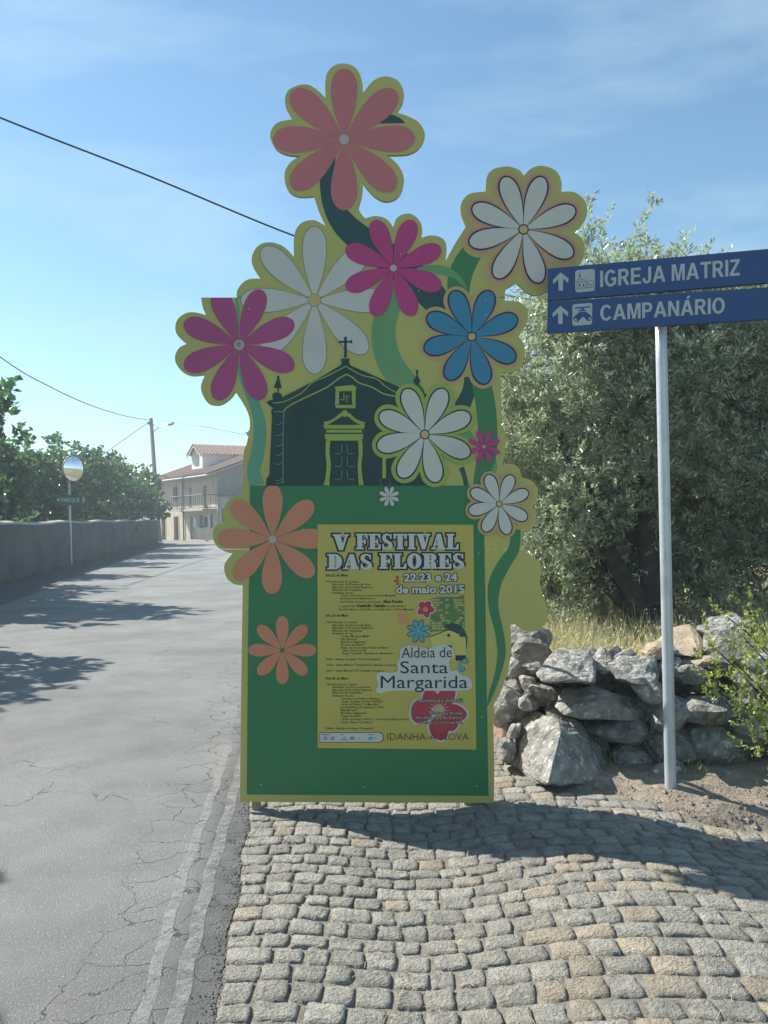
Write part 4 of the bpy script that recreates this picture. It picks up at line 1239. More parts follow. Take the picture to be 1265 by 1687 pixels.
# the great boulder: bright left flank, shaded front
hull([D(138,790,5.22),D(140,650,5.32),D(190,540,5.5),D(300,575,5.45),D(440,620,5.4),D(560,690,5.3),D(590,800,5.15),D(560,870,4.95),D(430,885,4.85),D(300,880,4.66),D(225,875,4.95),
      D(355,650,4.86),D(345,600,5.05),D(200,840,5.1),D(330,890,5.5),D(560,880,5.6),D(260,560,5.7),D(170,800,5.5)], 'stone', M['stone'], 3, 5, 0.016, parent=swall, tint=0.75)
hull([D(248,400,5.05),D(330,278,5.35),D(480,300,5.35),D(508,380,5.2),D(505,440,5.0),D(400,425,4.95),D(270,435,5.0),D(330,300,5.7),D(480,310,5.7),D(300,420,5.6),D(490,430,5.6)], 'stone', M['stone'], 8, 5, 0.014, parent=swall, tint=0.9)
hull([D(325,540,5.1),D(370,465,5.25),D(520,455,5.3),D(660,500,5.3),D(730,590,5.2),D(640,610,5.05),D(480,600,4.98),D(370,580,5.0),D(560,500,5.0),D(400,470,5.6),D(700,540,5.6),D(400,580,5.6),D(650,610,5.6)], 'stone', M['stone'], 12, 5, 0.014, parent=swall, tint=0.55)
hull([D(565,360,5.1),D(620,325,5.3),D(760,330,5.3),D(790,400,5.2),D(780,450,5.05),D(690,440,4.98),D(600,420,5.0),D(600,330,5.7),D(770,340,5.7),D(600,430,5.6),D(780,450,5.6)], 'stone', M['stone'], 17, 5, 0.014, parent=swall, tint=0.85)
hull([D(820,195,5.85),D(920,180,5.9),D(990,260,5.6),D(965,325,5.3),D(850,318,5.35),D(735,300,5.5),D(830,310,5.8),D(960,200,6.2),D(850,330,6.2)], 'stone', M['stone_tan'], 22, 4, 0.006, parent=swall)
hull([D(945,205,5.7),D(1000,150,6.0),D(1110,125,6.1),D(1190,175,6.0),D(1160,230,5.7),D(1020,235,5.6),D(1100,300,5.8),D(980,260,6.3)], 'stone', M['stone'], 27, 4, 0.014, parent=swall, tint=0.8)
# loose stones lying on the earth
for (u, v_, wd, hh, dep, lab) in ((815,845,130,105,4.93,'rounded grey stone on the earth behind the foot of the sign post'), (1075,872,105,95,4.9,'grey stone lying alone on the earth to the right of the sign post')):
    c = at_depth(*zw(u, v_), dep); k = dep / F / 2.663
    V, Fc = rock(c, (wd * k * 1.2, wd * k, hh * k * 1.2), wd, 3, 8, 0.03)
    mk('loose_stone', V, Fc, M['stone'], loc=(c.x, c.y, c.z - hh * k / 2), tint=0.5, label=lab, cat='stone', group='loose stones by the wall')
# darker core of small stones seen only through the joints
core = MB()
rr = random.Random(5)
for i in range(230):
    u = rr.uniform(60, 1500); v_ = rr.uniform(330 if u > 300 else 250, 880)
    if u < 160 and v_ < 560: continue
    dep = rr.uniform(5.55, 5.8)
    c = at_depth(*zw(u, v_), dep); s_ = rr.uniform(.10, .2)
    V, Fc = rock(c, (s_ * 1.4, s_, s_), i * 1.3, 2, 7, 0.03)
    core.add(V, Fc, 0, rr.random() * .6)
core.build('rubble', M['stone'], swall, tint=True, kind='stuff')

# gravel and clods on the earth
peb = MB(); rr = random.Random(11)
for i in range(1500):
    x = rr.uniform(0.6, 3.2); y = dirt_edge(x) + rr.uniform(-0.08, 0.8) * rr.random()
    s_ = rr.uniform(.004, .013) * (1 + 1.4 * (rr.random() > .93))
    z = dirt_h(x, y)
    d = [Vector((rr.uniform(.6, 1), 0, 0)), Vector((0, rr.uniform(.6, 1), 0)), Vector((0, 0, rr.uniform(.5, .9)))]
    c = Vector((x, y, z)); vs = [c + d[0] * s_, c - d[0] * s_, c + d[1] * s_, c - d[1] * s_, c + d[2] * s_, c - d[2] * s_]
    peb.add(vs, [(0, 2, 4), (2, 1, 4), (1, 3, 4), (3, 0, 4), (2, 0, 5), (1, 2, 5), (3, 1, 5), (0, 3, 5)], 0, rr.random())
peb.build('gravel', M['dirt'], kind='stuff', label='pebbles and clods scattered over the earth', cat='gravel')
# straw and litter caught in the joints
lit = MB()
for i in range(260):
    x = rr.gauss(0.35, .35) if rr.random() < .7 else rr.uniform(-.6, 2.2); y = rr.uniform(2.5, 4.6)
    if x < -.6 or x > 2.2: continue
    z = G(x, y) + .014; a = rr.uniform(0, 6.28); l = rr.uniform(.008, .03); wd = .0016
    dx, dy = math.cos(a) * l, math.sin(a) * l
    lit.add([(x - dx, y - dy, z), (x + dx, y + dy, z + .006), (x + dx - dy / l * wd, y + dy + dx / l * wd, z + .006), (x - dx - dy / l * wd, y - dy + dx / l * wd, z)], [(0, 1, 2, 3)])
M['straw'] = mat('straw', (0.55, 0.46, 0.30), (0.42, 0.33, 0.2), 20, 0.8)
lit.build('straw_litter', M['straw'], kind='stuff', label='bits of dry straw lying in the joints of the cobbles', cat='litter')

# ================================================================== leaves
def leaf_obj(name, P, Dr, Nn, L, W, m, parent, fold=0.18, tint=None, **kw):
    n = len(P)
    S = np.cross(Dr, Nn); S /= np.linalg.norm(S, axis=1, keepdims=True) + 1e-9
    N2 = np.cross(S, Dr)
    L = L[:, None]; W = W[:, None]
    base = P; tip = P + Dr * L
    mid = P + Dr * L * 0.48 + N2 * W * fold
    l = mid - S * W / 2; r = mid + S * W / 2
    base_ = base
    V = np.stack([base_, r, tip, l], 1).reshape(-1, 3)
    loc = np.array(wl(parent)) if parent else np.zeros(3)
    V = V - loc
    me = bpy.data.meshes.new(name)
    me.vertices.add(4 * n); me.vertices.foreach_set('co', V.astype(np.float32).ravel())
    idx = np.arange(n) * 4
    T = np.stack([idx, idx + 1, idx + 2, idx, idx + 2, idx + 3], 1).ravel()
    me.loops.add(6 * n); me.loops.foreach_set('vertex_index', T.astype(np.int32))
    me.polygons.add(2 * n)
    me.polygons.foreach_set('loop_start', (np.arange(2 * n) * 3).astype(np.int32))
    me.polygons.foreach_set('loop_total', np.full(2 * n, 3, np.int32))
    me.update(calc_edges=True)
    me.materials.append(m)
    tv = np.repeat(rng.random(n) if tint is None else tint, 2).astype(np.float32)
    a = me.attributes.new('tint', 'FLOAT', 'FACE'); a.data.foreach_set('value', tv)
    o = bpy.data.objects.new(name, me); COL.objects.link(o)
    if parent: o.parent = parent
    WLOC[o] = Vector(loc)
    return setprops(o, **kw)

def leafmat(name, top, under, trans, rough=0.42, tint=0.45, warm=None):
    m = mat(name, top, tuple(x * .8 for x in top), 3.0, rough, tint=tint, spec=0.5)
    t = m.node_tree; p = t.nodes['Principled BSDF']
    old = p.inputs['Base Color'].links[0].from_socket
    g = t.nodes.new('ShaderNodeNewGeometry')
    mx = t.nodes.new('ShaderNodeMix'); mx.data_type = 'RGBA'
    lnk(t, g.outputs['Backfacing'], mx.inputs[0]); lnk(t, old, mx.inputs[6]); mx.inputs[7].default_value = (*under, 1)
    lnk(t, mx.outputs[2], p.inputs['Base Color'])
    tr = t.nodes.new('ShaderNodeBsdfTranslucent'); tr.inputs['Color'].default_value = (*[min(1, x) for x in (top[0] * 1.8, top[1] * 2.0, top[2] * (1.5 if top[2] > .14 else 1.0))], 1)
    ms = t.nodes.new('ShaderNodeMixShader'); ms.inputs[0].default_value = trans
    lnk(t, p.outputs[0], ms.inputs[1]); lnk(t, tr.outputs[0], ms.inputs[2])
    lnk(t, ms.outputs[0], t.nodes['Material Output'].inputs['Surface'])
    return m
M['olive'] = leafmat('olive_leaf', (0.25, 0.275, 0.20), (0.60, 0.62, 0.54), 0.45, 0.22)
M['fig'] = leafmat('fig_leaf', (0.062, 0.125, 0.058), (0.11, 0.175, 0.10), 0.34, 0.36)
M['shrub'] = leafmat('shrub_leaf', (0.23, 0.26, 0.07), (0.29, 0.32, 0.13), 0.35, 0.45)
M['bark'] = mat('bark', (0.060, 0.050, 0.040), (0.022, 0.019, 0.016), 9, 0.95, 1.0, 30, bdist=0.04)
M['grass_dry'] = mat('dry_grass', (0.60, 0.54, 0.41), (0.44, 0.39, 0.28), 1.4, 0.85, tint=0.35, translucent=0.25)
M['grass_green'] = mat('green_weed', (0.13, 0.17, 0.05), (0.20, 0.21, 0.07), 1.4, 0.8, tint=0.3, translucent=0.25)

def unit(a): return a / (np.linalg.norm(a, axis=1, keepdims=True) + 1e-9)

def twigs_in_lobes(lobes, n, shell=0.42, up=0.5, clump=2.2, gap=0.43, seed=1, sub_=0, qr=(.27, .46)):
    """positions and directions of twigs spread in the outer part of ellipsoid lobes, clumped by noise"""
    r = np.random.default_rng(seed)
    P = []; Dd = []
    if sub_:                       # sprays of foliage standing off the main masses, with dark pockets between
        big = lobes; w0 = np.array([l[6] for l in big], float); w0 /= w0.sum(); lobes = []
        for i in range(sub_):
            l = big[r.choice(len(big), p=w0)]
            d = r.normal(size=3); d /= np.linalg.norm(d)
            c = np.array(l[:3]) + d * np.array(l[3:6]) * r.uniform(.84, 1.08)
            q = r.uniform(*qr)
            lobes.append((c[0], c[1], c[2], q, q, q * r.uniform(.7, 1.0), q * q))
        lobes += [(l[0], l[1], l[2], l[3] * .8, l[4] * .8, l[5] * .8, .0045 * sub_ * a) for l, a in zip(big, w0)]
        gap = .36
    wts = np.array([l[6] for l in lobes], float); wts /= wts.sum()
    while len(P) < n:
        l = lobes[r.choice(len(lobes), p=wts)]
        d = r.normal(size=3); d /= np.linalg.norm(d)
        rad = (1 - shell * r.random() ** 1.4)
        bump_ = 1 + 0.22 * mnoise.noise(Vector(d * 2.4 + seed)) + 0.12 * mnoise.noise(Vector(d * 6 + seed))
        p = np.array(l[:3]) + d * np.array(l[3:6]) * rad * bump_
        g = mnoise.noise(Vector(p * clump + seed * 3.1)) * .5 + .5
        if g < gap * r.uniform(.8, 1.2): continue
        dd = d * 1.0 + np.array([0, 0, up]) + r.normal(size=3) * 0.55
        P.append(p); Dd.append(dd / np.linalg.norm(dd))
    return np.array(P), np.array(Dd)

def sprig_leaves(P, Dd, per, tl, L, W, seed, spread=0.75, droop=0.0):
    """leaves in pairs along each twig"""
    r = np.random.default_rng(seed)
    n = len(P)
    t = np.tile((np.arange(per) + .5) / per, n) + r.normal(size=n * per) * .03
    tw = np.repeat(tl * r.uniform(.6, 1.35, n), per)
    Pr = np.repeat(P, per, 0); Dr = np.repeat(Dd, per, 0)
    bend = np.zeros_like(Pr); bend[:, 2] = -droop * t ** 2 * tw
    base = Pr + Dr * (t * tw)[:, None] + bend
    side = unit(r.normal(size=(n * per, 3)))
    side = unit(side - Dr * np.sum(side * Dr, 1, keepdims=True))
    d = unit(Dr * (1 - spread * .5) + side * spread)
    nn = unit(r.normal(size=(n * per, 3)) * .7 + np.array([0, 0, .5]) + Dr * .6)
    Ls = L * r.uniform(.6, 1.25, n * per) * (1 - .25 * t)
    Ws = W * r.uniform(.75, 1.2, n * per)
    return base, d, nn, Ls, Ws

def limb(b, pts, r0, r1, n=8):
    P = catmull(pts, 5); k = len(P)
    P = [Vector(p) + Vector((mnoise.noise(Vector(p) * 3), mnoise.noise(Vector(p) * 3 + Vector((5, 0, 0))), 0)) * r0 * .5 for p in P]
    b.tube(P, [r0 + (r1 - r0) * i / (k - 1) for i in range(k)], n)

def olive_tree(base, lobes, n, label, seed, trunk_r=0.2, extra=None, per=15, shoots=(), trunkpts=None):
    t = thing('olive_tree', base, label, 'olive tree', 'olive trees behind the stone wall')
    b = MB(); B = Vector(base)
    for i, l in enumerate(lobes[:5]):
        c = Vector(l[:3])
        a = B + Vector((0.05 * i, 0, 0)); mid = B.lerp(c, .45) + Vector((0.12 * math.sin(seed + i * 2), .05, .12))
        if i == 0:
            limb(b, [a - Vector((0, 0, .3)), a + Vector((.05, 0, .3)), mid, c], trunk_r, .04, 12)
        else:
            limb(b, [B + Vector((0, 0, .25)), mid, c], trunk_r * .55, .025)
    b.build('trunk', M['bark'], t, smooth=True)
    tb = MB(); P, Dd = twigs_in_lobes(lobes, n, seed=seed, shell=.6, sub_=int(n / 95))
    for (sx, sy, sz, k, ln) in shoots:
        r = np.random.default_rng(int(seed * 10 + sx * 7))
        for j in range(k):
            p0 = np.array([sx, sy, sz]) + r.normal(size=3) * np.array([.14, .2, .06])
            d0 = unit(np.array([[r.normal() * .35, r.normal() * .35, 1.0]]))[0]
            m_ = int(ln * r.uniform(.6, 1.2) / .06)
            for q in range(m_):
                P = np.vstack([P, p0 + d0 * q * .06]); Dd = np.vstack([Dd, unit(np.array([d0 + r.normal(size=3) * .5]))[0]])
    tl = .16
    base_, d, nn, Ls, Ws = sprig_leaves(P, Dd, per, tl, .080, .019, seed)
    leaf_obj('crown', base_, d, nn, Ls, Ws, M['olive'], t, tint=np.clip(rng.random(len(base_)) * .7 + np.repeat(rng.random(len(P)), per) * .3, 0, 1))
    # bare twigs seen among the leaves
    rr = random.Random(seed)
    for i in rr.sample(range(len(P)), min(900, len(P))):
        p = Vector(P[i]); q = p - Vector(Dd[i]) * .25 - Vector((0, 0, .05)); e = p + Vector(Dd[i]) * tl
        tb.tube([q, e], [.004, .002], 3, cap=False)
    tb.build('twigs', M['bark'], t)
    return t
olive_tree((2.45, 7.75, 0.25), [(2.3,8.5,2.6,1.25,1.0,1.35,5),(1.75,8.5,1.75,.75,.8,1.0,3),(2.75,8.2,1.6,.85,.8,.85,3),(2.15,8.6,3.75,.55,.5,.60,1.1),(1.6,8.5,2.9,.65,.7,.8,1.6),(3.1,8.3,2.9,.8,.8,.9,2.2),(1.75,8.4,1.2,.6,.5,.35,.8),(2.9,8.9,1.25,.8,.45,.55,1.2)],
    9500, 'nearer olive tree with silvery leaves rising between the flower board and the sign post', 2,
    trunk_r=.21, shoots=((2.15,8.6,4.15,4,.55),(2.45,8.6,3.85,3,.3),(1.95,8.5,4.1,3,.35),(1.45,8.5,3.3,3,.45),(1.3,8.5,3.1,2,.3)))
olive_tree((4.15, 8.8, 0.25), [(4.2,8.7,2.4,1.3,1.1,1.35,5),(3.6,8.4,1.9,.8,.7,.9,2),(5.3,8.8,2.35,1.2,1.1,1.35,4),(4.6,8.2,1.55,.9,.6,.65,2),(4.9,8.9,3.3,.7,.7,.6,1.2),(3.7,8.8,3.1,.7,.7,.6,1.2),(6.2,8.8,2.2,1.0,1,1.3,2)],
    10500, 'olive tree at the right edge, partly behind the blue signs and the post', 5,
    shoots=((5.0,8.8,3.85,4,.45),))
olive_tree((1.45, 9.9, 0.3), [(1.35,10.0,2.2,.85,.8,1.3,4),(1.5,9.8,1.3,.6,.6,.7,2),(2.2,10.4,2.4,1.0,.8,1.4,3)],
    4200, 'smaller olive tree farther back whose dark stem shows beside the edge of the board', 9, trunk_r=.16)
olive_tree((3.4, 12.5, 0.3), [(3.2,12.5,2.3,1.7,1.2,1.5,4),(5.0,12.8,2.3,1.7,1.2,1.5,4),(6.8,12.5,2.3,1.6,1.2,1.5,3)],
    6500, 'dark olive tree farthest back, seen through gaps between the others', 13)

# ================================================================== dry grass and weeds beyond the wall
def blades(name, n, xr, yr_, hf, hgt, wd, m, seed, label, cat, lean=.35, mask=None):
    r = np.random.default_rng(seed)
    x = r.uniform(xr[0], xr[1], n); y = r.uniform(yr_[0], yr_[1], n)
    keep = np.ones(n, bool)
    if mask: keep = np.array([mask(a, b_) for a, b_ in zip(x, y)])
    x = x[keep]; y = y[keep]; n = len(x)
    z = np.array([hf(a, b_) for a, b_ in zip(x, y)])
    cl = np.array([mnoise.noise(Vector((a * 1.7, b_ * 1.7, seed))) for a, b_ in zip(x, y)])
    P = np.stack([x, y, z], 1)
    d = unit(np.stack([r.normal(size=n) * lean, r.normal(size=n) * lean, np.ones(n)], 1))
    nn = unit(np.stack([r.normal(size=n), r.normal(size=n), r.normal(size=n) * .2], 1))
    L = hgt * r.uniform(.5, 1.2, n) * (1 + .6 * cl)
    W = wd * r.uniform(.6, 1.3, n)
    o = leaf_obj(name, P, d, nn, L, W, m, None, kind='stuff', label=label, cat=cat)
    return P, d, L
P_, d_, L_ = blades('dry_grass', 26000, (0.85, 7.0), (5.85, 9.5), ground_h, .40, .007, M['grass_dry'], 3, 'tall dry straw-coloured grass beyond the stone wall', 'grass', .62)
r = np.random.default_rng(8)
k = r.choice(len(P_), 22000)
tips = P_[k] + d_[k] * (L_[k] * r.uniform(.5, 1.0, 22000))[:, None]
leaf_obj('seed_heads', tips, unit(r.normal(size=(22000, 3)) + np.array([0, 0, .8])), unit(r.normal(size=(22000, 3))), r.uniform(.015, .038, 22000), r.uniform(.008, .015, 22000), M['grass_dry'], None, kind='stuff', label='pale seed heads of the dry grass', cat='grass')
blades('green_weeds', 12000, (0.9, 7.0), (5.9, 9.5), ground_h, .30, .016, M['grass_green'], 6, 'low green weeds among the dry grass', 'weeds', .7, lambda x, y: mnoise.noise(Vector((x * .9, y * .9, 2))) > .02)
blades('rough_grass', 9000, (-1.0, 14.0), (9.5, 30.0), ground_h, .40, .03, M['grass_dry'], 12, 'rough grass of the olive grove farther back', 'grass', .5, lambda x, y: x > interp(EDGE, y) + .6)
blades('wall_weeds', 900, (0.9, 3.2), (4.85, 5.15), dirt_h, .09, .008, M['grass_green'], 15, 'small weeds at the foot of the stone wall', 'weeds', .7, lambda x, y: mnoise.noise(Vector((x * 4, y * 4, 2))) > .1)

# grit crumbled off the asphalt edge, weeds in the joints and along the foot of the left wall
peb = MB(); rr = random.Random(14)
for i in range(1500):
    y = rr.uniform(2.2, 5.0); x = road_right(y) + rr.gauss(0.0, .022) + (rr.uniform(-.12, .5) if rr.random() < .3 else 0)
    s_ = rr.uniform(.002, .0065); z = (G(x, y) + .006) if x > road_right(y) else .004
    c = Vector((x, y, z)); d = [Vector((rr.uniform(.6, 1), 0, 0)), Vector((0, rr.uniform(.6, 1), 0)), Vector((0, 0, rr.uniform(.5, .9)))]
    vs = [c + d[0] * s_, c - d[0] * s_, c + d[1] * s_, c - d[1] * s_, c + d[2] * s_, c - d[2] * s_]
    peb.add(vs, [(0, 2, 4), (2, 1, 4), (1, 3, 4), (3, 0, 4), (2, 0, 5), (1, 2, 5), (3, 1, 5), (0, 3, 5)])
peb.build('grit', M['cobble'], kind='stuff', label='loose grit along the crumbled edge of the asphalt', cat='grit')
blades('joint_weeds', 9000, (-.72, 2.4), (2.4, 4.7), lambda x, y: G(x, y) + .002, .016, .0022, M['straw'], 19, 'tiny dry tufts growing in the joints of the cobbles', 'weeds', 1.2, lambda x, y: mnoise.noise(Vector((x * 6, y * 6, 4))) > .22 and x > road_right(y))
blades('verge_weeds', 16000, (-16, -6), (3, 57), lambda x, y: .02, .28, .03, M['grass_green'], 23, 'weeds along the foot of the garden wall', 'weeds', .7, lambda x, y: 0.03 < x - WALLX(y) < .40 and mnoise.noise(Vector((x * .8, y * .8, 4))) > -.05)

# ================================================================== leafy shrub at the right edge
sb = Vector((2.35, 4.85, 0.02))
shrub = thing('leafy_shrub', sb, 'bright green leafy shrub hanging into view at the right edge in front of the wall', 'shrub')
b = MB(); rr = random.Random(21); tw = []
TG = [((1170,1060),4.75),((1190,1010),5.0),((1230,1000),4.95),((1155,1125),4.65),((1210,1090),4.7),((1245,1060),4.7),((1260,1180),4.6),((1195,1150),4.7),((1240,1130),4.6),((1285,1030),4.8),((1290,1120),4.7),((1250,1240),4.6),((1300,1220),4.7),((1280,1330),4.6),((1225,1050),4.75)]
for (p, dep) in TG:
    e = at_depth(*p, dep)
    s0 = sb + Vector((rr.uniform(-.12, .2), rr.uniform(-.1, .1), 0))
    m1 = s0.lerp(e, .5) + Vector((rr.uniform(.0, .18), rr.uniform(-.08, .08), rr.uniform(.0, .12)))
    P = catmull([tuple(s0), tuple(m1), tuple(e)], 6)
    b.tube(P, [.008 - .005 * i / (len(P) - 1) for i in range(len(P))], 5)
    for q in range(25):
        i = rr.randint(5, len(P) - 1)
        c = np.array(P[i]) + np.array([rr.gauss(0, .055), rr.gauss(0, .06), rr.gauss(0, .045)])
        dd = np.array([rr.gauss(-.2, .6), rr.gauss(-.2, .6), rr.gauss(.5, .5)]); tw.append((c, dd / np.linalg.norm(dd)))
b.build('stems', M['bark'], shrub)
P = np.array([a for a, _ in tw]); Dd = np.array([a for _, a in tw])
base_, d, nn, Ls, Ws = sprig_leaves(P, Dd, 10, .08, .036, .016, 31, .8)
leaf_obj('foliage', base_, d, nn, Ls, Ws, M['shrub'], shrub)
# ================================================================== left side of the street
M['render_wall'] = mat('grey_rendered_wall', (0.14, 0.14, 0.13), (0.09, 0.09, 0.085), 0.8, 0.95, 0.5, 18, bdist=0.03, space='World', c3=(0.13, 0.13, 0.12), s3=0.5, lo3=0.5, hi3=0.72)
M['coping'] = mat('pale_coping', (0.50, 0.49, 0.45), (0.36, 0.35, 0.32), 2, 0.9, 0.5, 20, space='World')
ymax = 57.0
ys4 = list(np.arange(-4, ymax + .01, 1.0))
gw = thing('garden_wall', (WALLX(20), 20, 0), 'long grey rendered garden wall running along the left of the street', 'garden wall')
def wtop(y): return 1.60 + 0.025 * math.sin(y * .9) + 0.02 * fbm(y, 0, .5)
v = []; f = []
for y in ys4:
    x = WALLX(y); h = wtop(y)
    for (dx, z) in ((0, -.1), (0, .5), (0.0, 1.0), (-.01, h - .07), (-.25, h - .07), (-.25, -.1)):
        v.append((x + dx + 0.02 * fbm(y, z, .8), y, z))
k = 6
for j in range(len(ys4) - 1):
    for i in range(k - 1): f.append((j * k + i, (j + 1) * k + i, (j + 1) * k + i + 1, j * k + i + 1))
f += [tuple(range(k)), tuple(range((len(ys4) - 1) * k, len(ys4) * k))]
mk('wall_face', v, f, M['render_wall'], gw)
v = []; f = []
for y in ys4:
    x = WALLX(y); h = wtop(y)
    for (dx, z) in ((.025, h - .068), (.02, h - .015), (-.12, h + .03), (-.27, h - .015), (-.275, h - .068)):
        v.append((x + dx, y, z))
k = 5
for j in range(len(ys4) - 1):
    for i in range(k): f.append((j * k + i, (j + 1) * k + i, (j + 1) * k + (i + 1) % k, j * k + (i + 1) % k))
f += [tuple(range(k)), tuple(range((len(ys4) - 1) * k, len(ys4) * k))]
mk('coping', v, f, M['coping'], gw)

# ---- fig trees behind it
def fig_tree(x, y, h, rad, label, seed, n=900, name='fig_tree'):
    t = thing(name, (x, y, 0), label, 'fig tree', 'fig trees behind the garden wall')
    r = random.Random(seed)
    lobes = [(x, y, h * .62, rad * .8, rad * .8, h * .33, 4)]
    for i in range(7):
        a = i * .9 + r.random(); rr_ = rad * r.uniform(.45, .75)
        lobes.append((x + rr_ * math.cos(a), y + rr_ * math.sin(a), h * r.uniform(.42, .82), rad * r.uniform(.3, .5), rad * r.uniform(.3, .5), h * r.uniform(.14, .2), 1.3))
    b = MB()
    for i, l in enumerate(lobes):
        c = Vector(l[:3])
        limb(b, [(x, y, -.1), (x + .1 * math.cos(i), y + .1 * math.sin(i), .7), tuple(Vector((x, y, .6)).lerp(c, .6)), tuple(c)], .11 if i == 0 else .06, .02, 6)
    b.build('trunk', M['bark'], t, smooth=True)
    P, Dd = twigs_in_lobes(lobes, n, shell=.6, up=.25, clump=1.1, gap=.40, seed=seed, sub_=46, qr=(.45 * rad / 2, .85 * rad / 2))
    per = 7
    base_, d, nn, Ls, Ws = sprig_leaves(P, Dd, per, .30, .21, .17, seed, .8)
    leaf_obj('crown', base_, d, nn, Ls, Ws, M['fig'], t, fold=.12)
    return t
for i, (x, y, h, rad, lab) in enumerate([
    (-8.9, 10.4, 5.2, 1.8, 'fig tree just outside the left edge, casting the near shadow on the road'),
    (-7.25, 4.5, 5.6, 2.0, 'fig tree nearest the camera, outside the left edge beside the wall'),
    (-10.3, 17.3, 5.3, 2.2, 'leafy fig tree behind the wall outside the left edge, shading the road'),
    (-11.9, 21.0, 4.9, 2.0, 'tallest fig tree at the far left edge behind the garden wall'),
    (-13.0, 26.0, 4.3, 1.9, 'fig tree behind the wall between the left edge and the traffic mirror'),
    (-13.4, 32.5, 4.4, 2.0, 'fig tree with light leaves right behind the traffic mirror'),
    (-14.0, 38.5, 5.2, 2.3, 'fig tree behind the wall just right of the traffic mirror'),
    (-14.9, 45.0, 5.0, 2.4, 'dark fig tree behind the wall left of the utility pole'),
    (-16.4, 53.0, 5.0, 2.3, 'dense dark fig tree at the end of the wall in front of the stone house')]):
    fig_tree(x, y, h, rad, lab, 40 + i, 2300 if i == 8 else 1400 if i > 1 else 1000)
# low growth that fills the garden behind the wall
r = np.random.default_rng(77); n = 9000
yy = r.uniform(6, 57, n); xx = np.array([WALLX(a) for a in yy]) - r.uniform(.5, 4.5, n); zz = r.uniform(.2, 2.2, n) * r.uniform(.6, 1, n)
leaf_obj('garden_growth', np.stack([xx, yy, zz], 1), unit(r.normal(size=(n, 3)) + np.array([.3, 0, .4])), unit(r.normal(size=(n, 3))), r.uniform(.2, .45, n), r.uniform(.12, .25, n), M['fig'], None, kind='stuff', label='tangled low growth in the garden behind the wall', cat='undergrowth')

# ---- traffic mirror and the PARQUE sign
mp_ = on_ground(117, 931, 0.03); MY = mp_.y
mpost = thing('mirror_post', (mp_.x, MY, 0), 'thin grey post on the left verge carrying a round mirror and a green sign', 'post')
topm = at_depth(113, 772, MY)
b = MB(); b.tube([(mp_.x, MY, -.05), (topm.x, MY, topm.z)], .045, 10); b.build('pole', M['galv'], mpost, smooth=True)
mc = at_depth(121, 772, MY - .14)
mirror = thing('traffic_mirror', mc, 'round convex traffic mirror with a reddish rim on the thin left post', 'traffic mirror')
M['mirror'] = mat('mirror_glass', (0.80, 0.84, 0.86), (0.80, 0.84, 0.86), 1, 0.06, metal=1.0)
M['mirror_rim'] = mat('mirror_rim', (0.42, 0.13, 0.10), (0.3, 0.1, 0.08), 3, 0.6)
nrm = Vector((.86, -.50, -.04)).normalized()
ax_u = nrm.cross(Vector((0, 0, 1))).normalized(); ax_v = ax_u.cross(nrm).normalized()
RM = .45; v = [tuple(mc + nrm * .09)]; f = []
for j in range(1, 7):
    rr_ = RM * j / 6
    for k in range(28):
        a = 2 * math.pi * k / 28
        v.append(tuple(mc + ax_u * rr_ * math.cos(a) + ax_v * rr_ * math.sin(a) + nrm * (.09 * (1 - (j / 6) ** 2))))
for k in range(28): f.append((0, 1 + k, 1 + (k + 1) % 28))
for j in range(5):
    for k in range(28): f.append((1 + j * 28 + k, 1 + (j + 1) * 28 + k, 1 + (j + 1) * 28 + (k + 1) % 28, 1 + j * 28 + (k + 1) % 28))
mk('mirror_face', v, f, M['mirror'], mirror, smooth=True)
b = MB(); ring = [mc + ax_u * (RM + .01) * math.cos(2 * math.pi * k / 28) + ax_v * (RM + .01) * math.sin(2 * math.pi * k / 28) for k in range(29)]
b.tube(ring, .022, 6); b.build('rim', M['mirror_rim'], mirror)
b = MB()
lst = [mc - nrm * .03 + ax_u * RM * math.cos(2 * math.pi * k / 28) + ax_v * RM * math.sin(2 * math.pi * k / 28) for k in range(28)]
b.prism(lst, -nrm * .03); b.tube([mc - nrm * .05, Vector((topm.x, MY, mc.z))], .03, 6)
b.build('back', M['sign_grey'], mirror)
M['park_green'] = flat('green_sign_face', (0.02, 0.12, 0.075), 0.4)
pp = at_depth(117, 823, MY - .07)
ps = thing('park_sign', pp, 'small dark green arrow sign reading PARQUE on the thin left post', 'sign')
PSP = Plane(pp, (0.05, -1, 0))
def q4(x, y, o=0.0): return PSP.hit(x, y, o)
b = MB(); b.prism([q4(91,815.5), q4(134,815.5), q4(142.5,823.5), q4(134,832), q4(91,832)], Vector((0, .03, 0))); b.build('panel', M['park_green'], ps)
class PK(Print): pass
P = Print('lettering', None, ps); P.fn = lambda x, y, l: q4(x, y, .004 * l)
put(P, font_mesh('PARQUE', 0.02, 2), 101, 827, 131.5, 827, 6.4, 'sign_white', 1); P.build()
b = MB(); b.add([q4(136,817.5,.006), q4(141,823.5,.006), q4(136,829.5,.006)], [(0, 1, 2)]); b.build('arrow', M['sign_white'], ps)
b = MB(); b.add([q4(93,823.5,.006), q4(97,820,.006), q4(99,823.5,.006), q4(97,827,.006)], [(0, 1, 2, 3)]); b.build('emblem', M['sign_white'], ps)

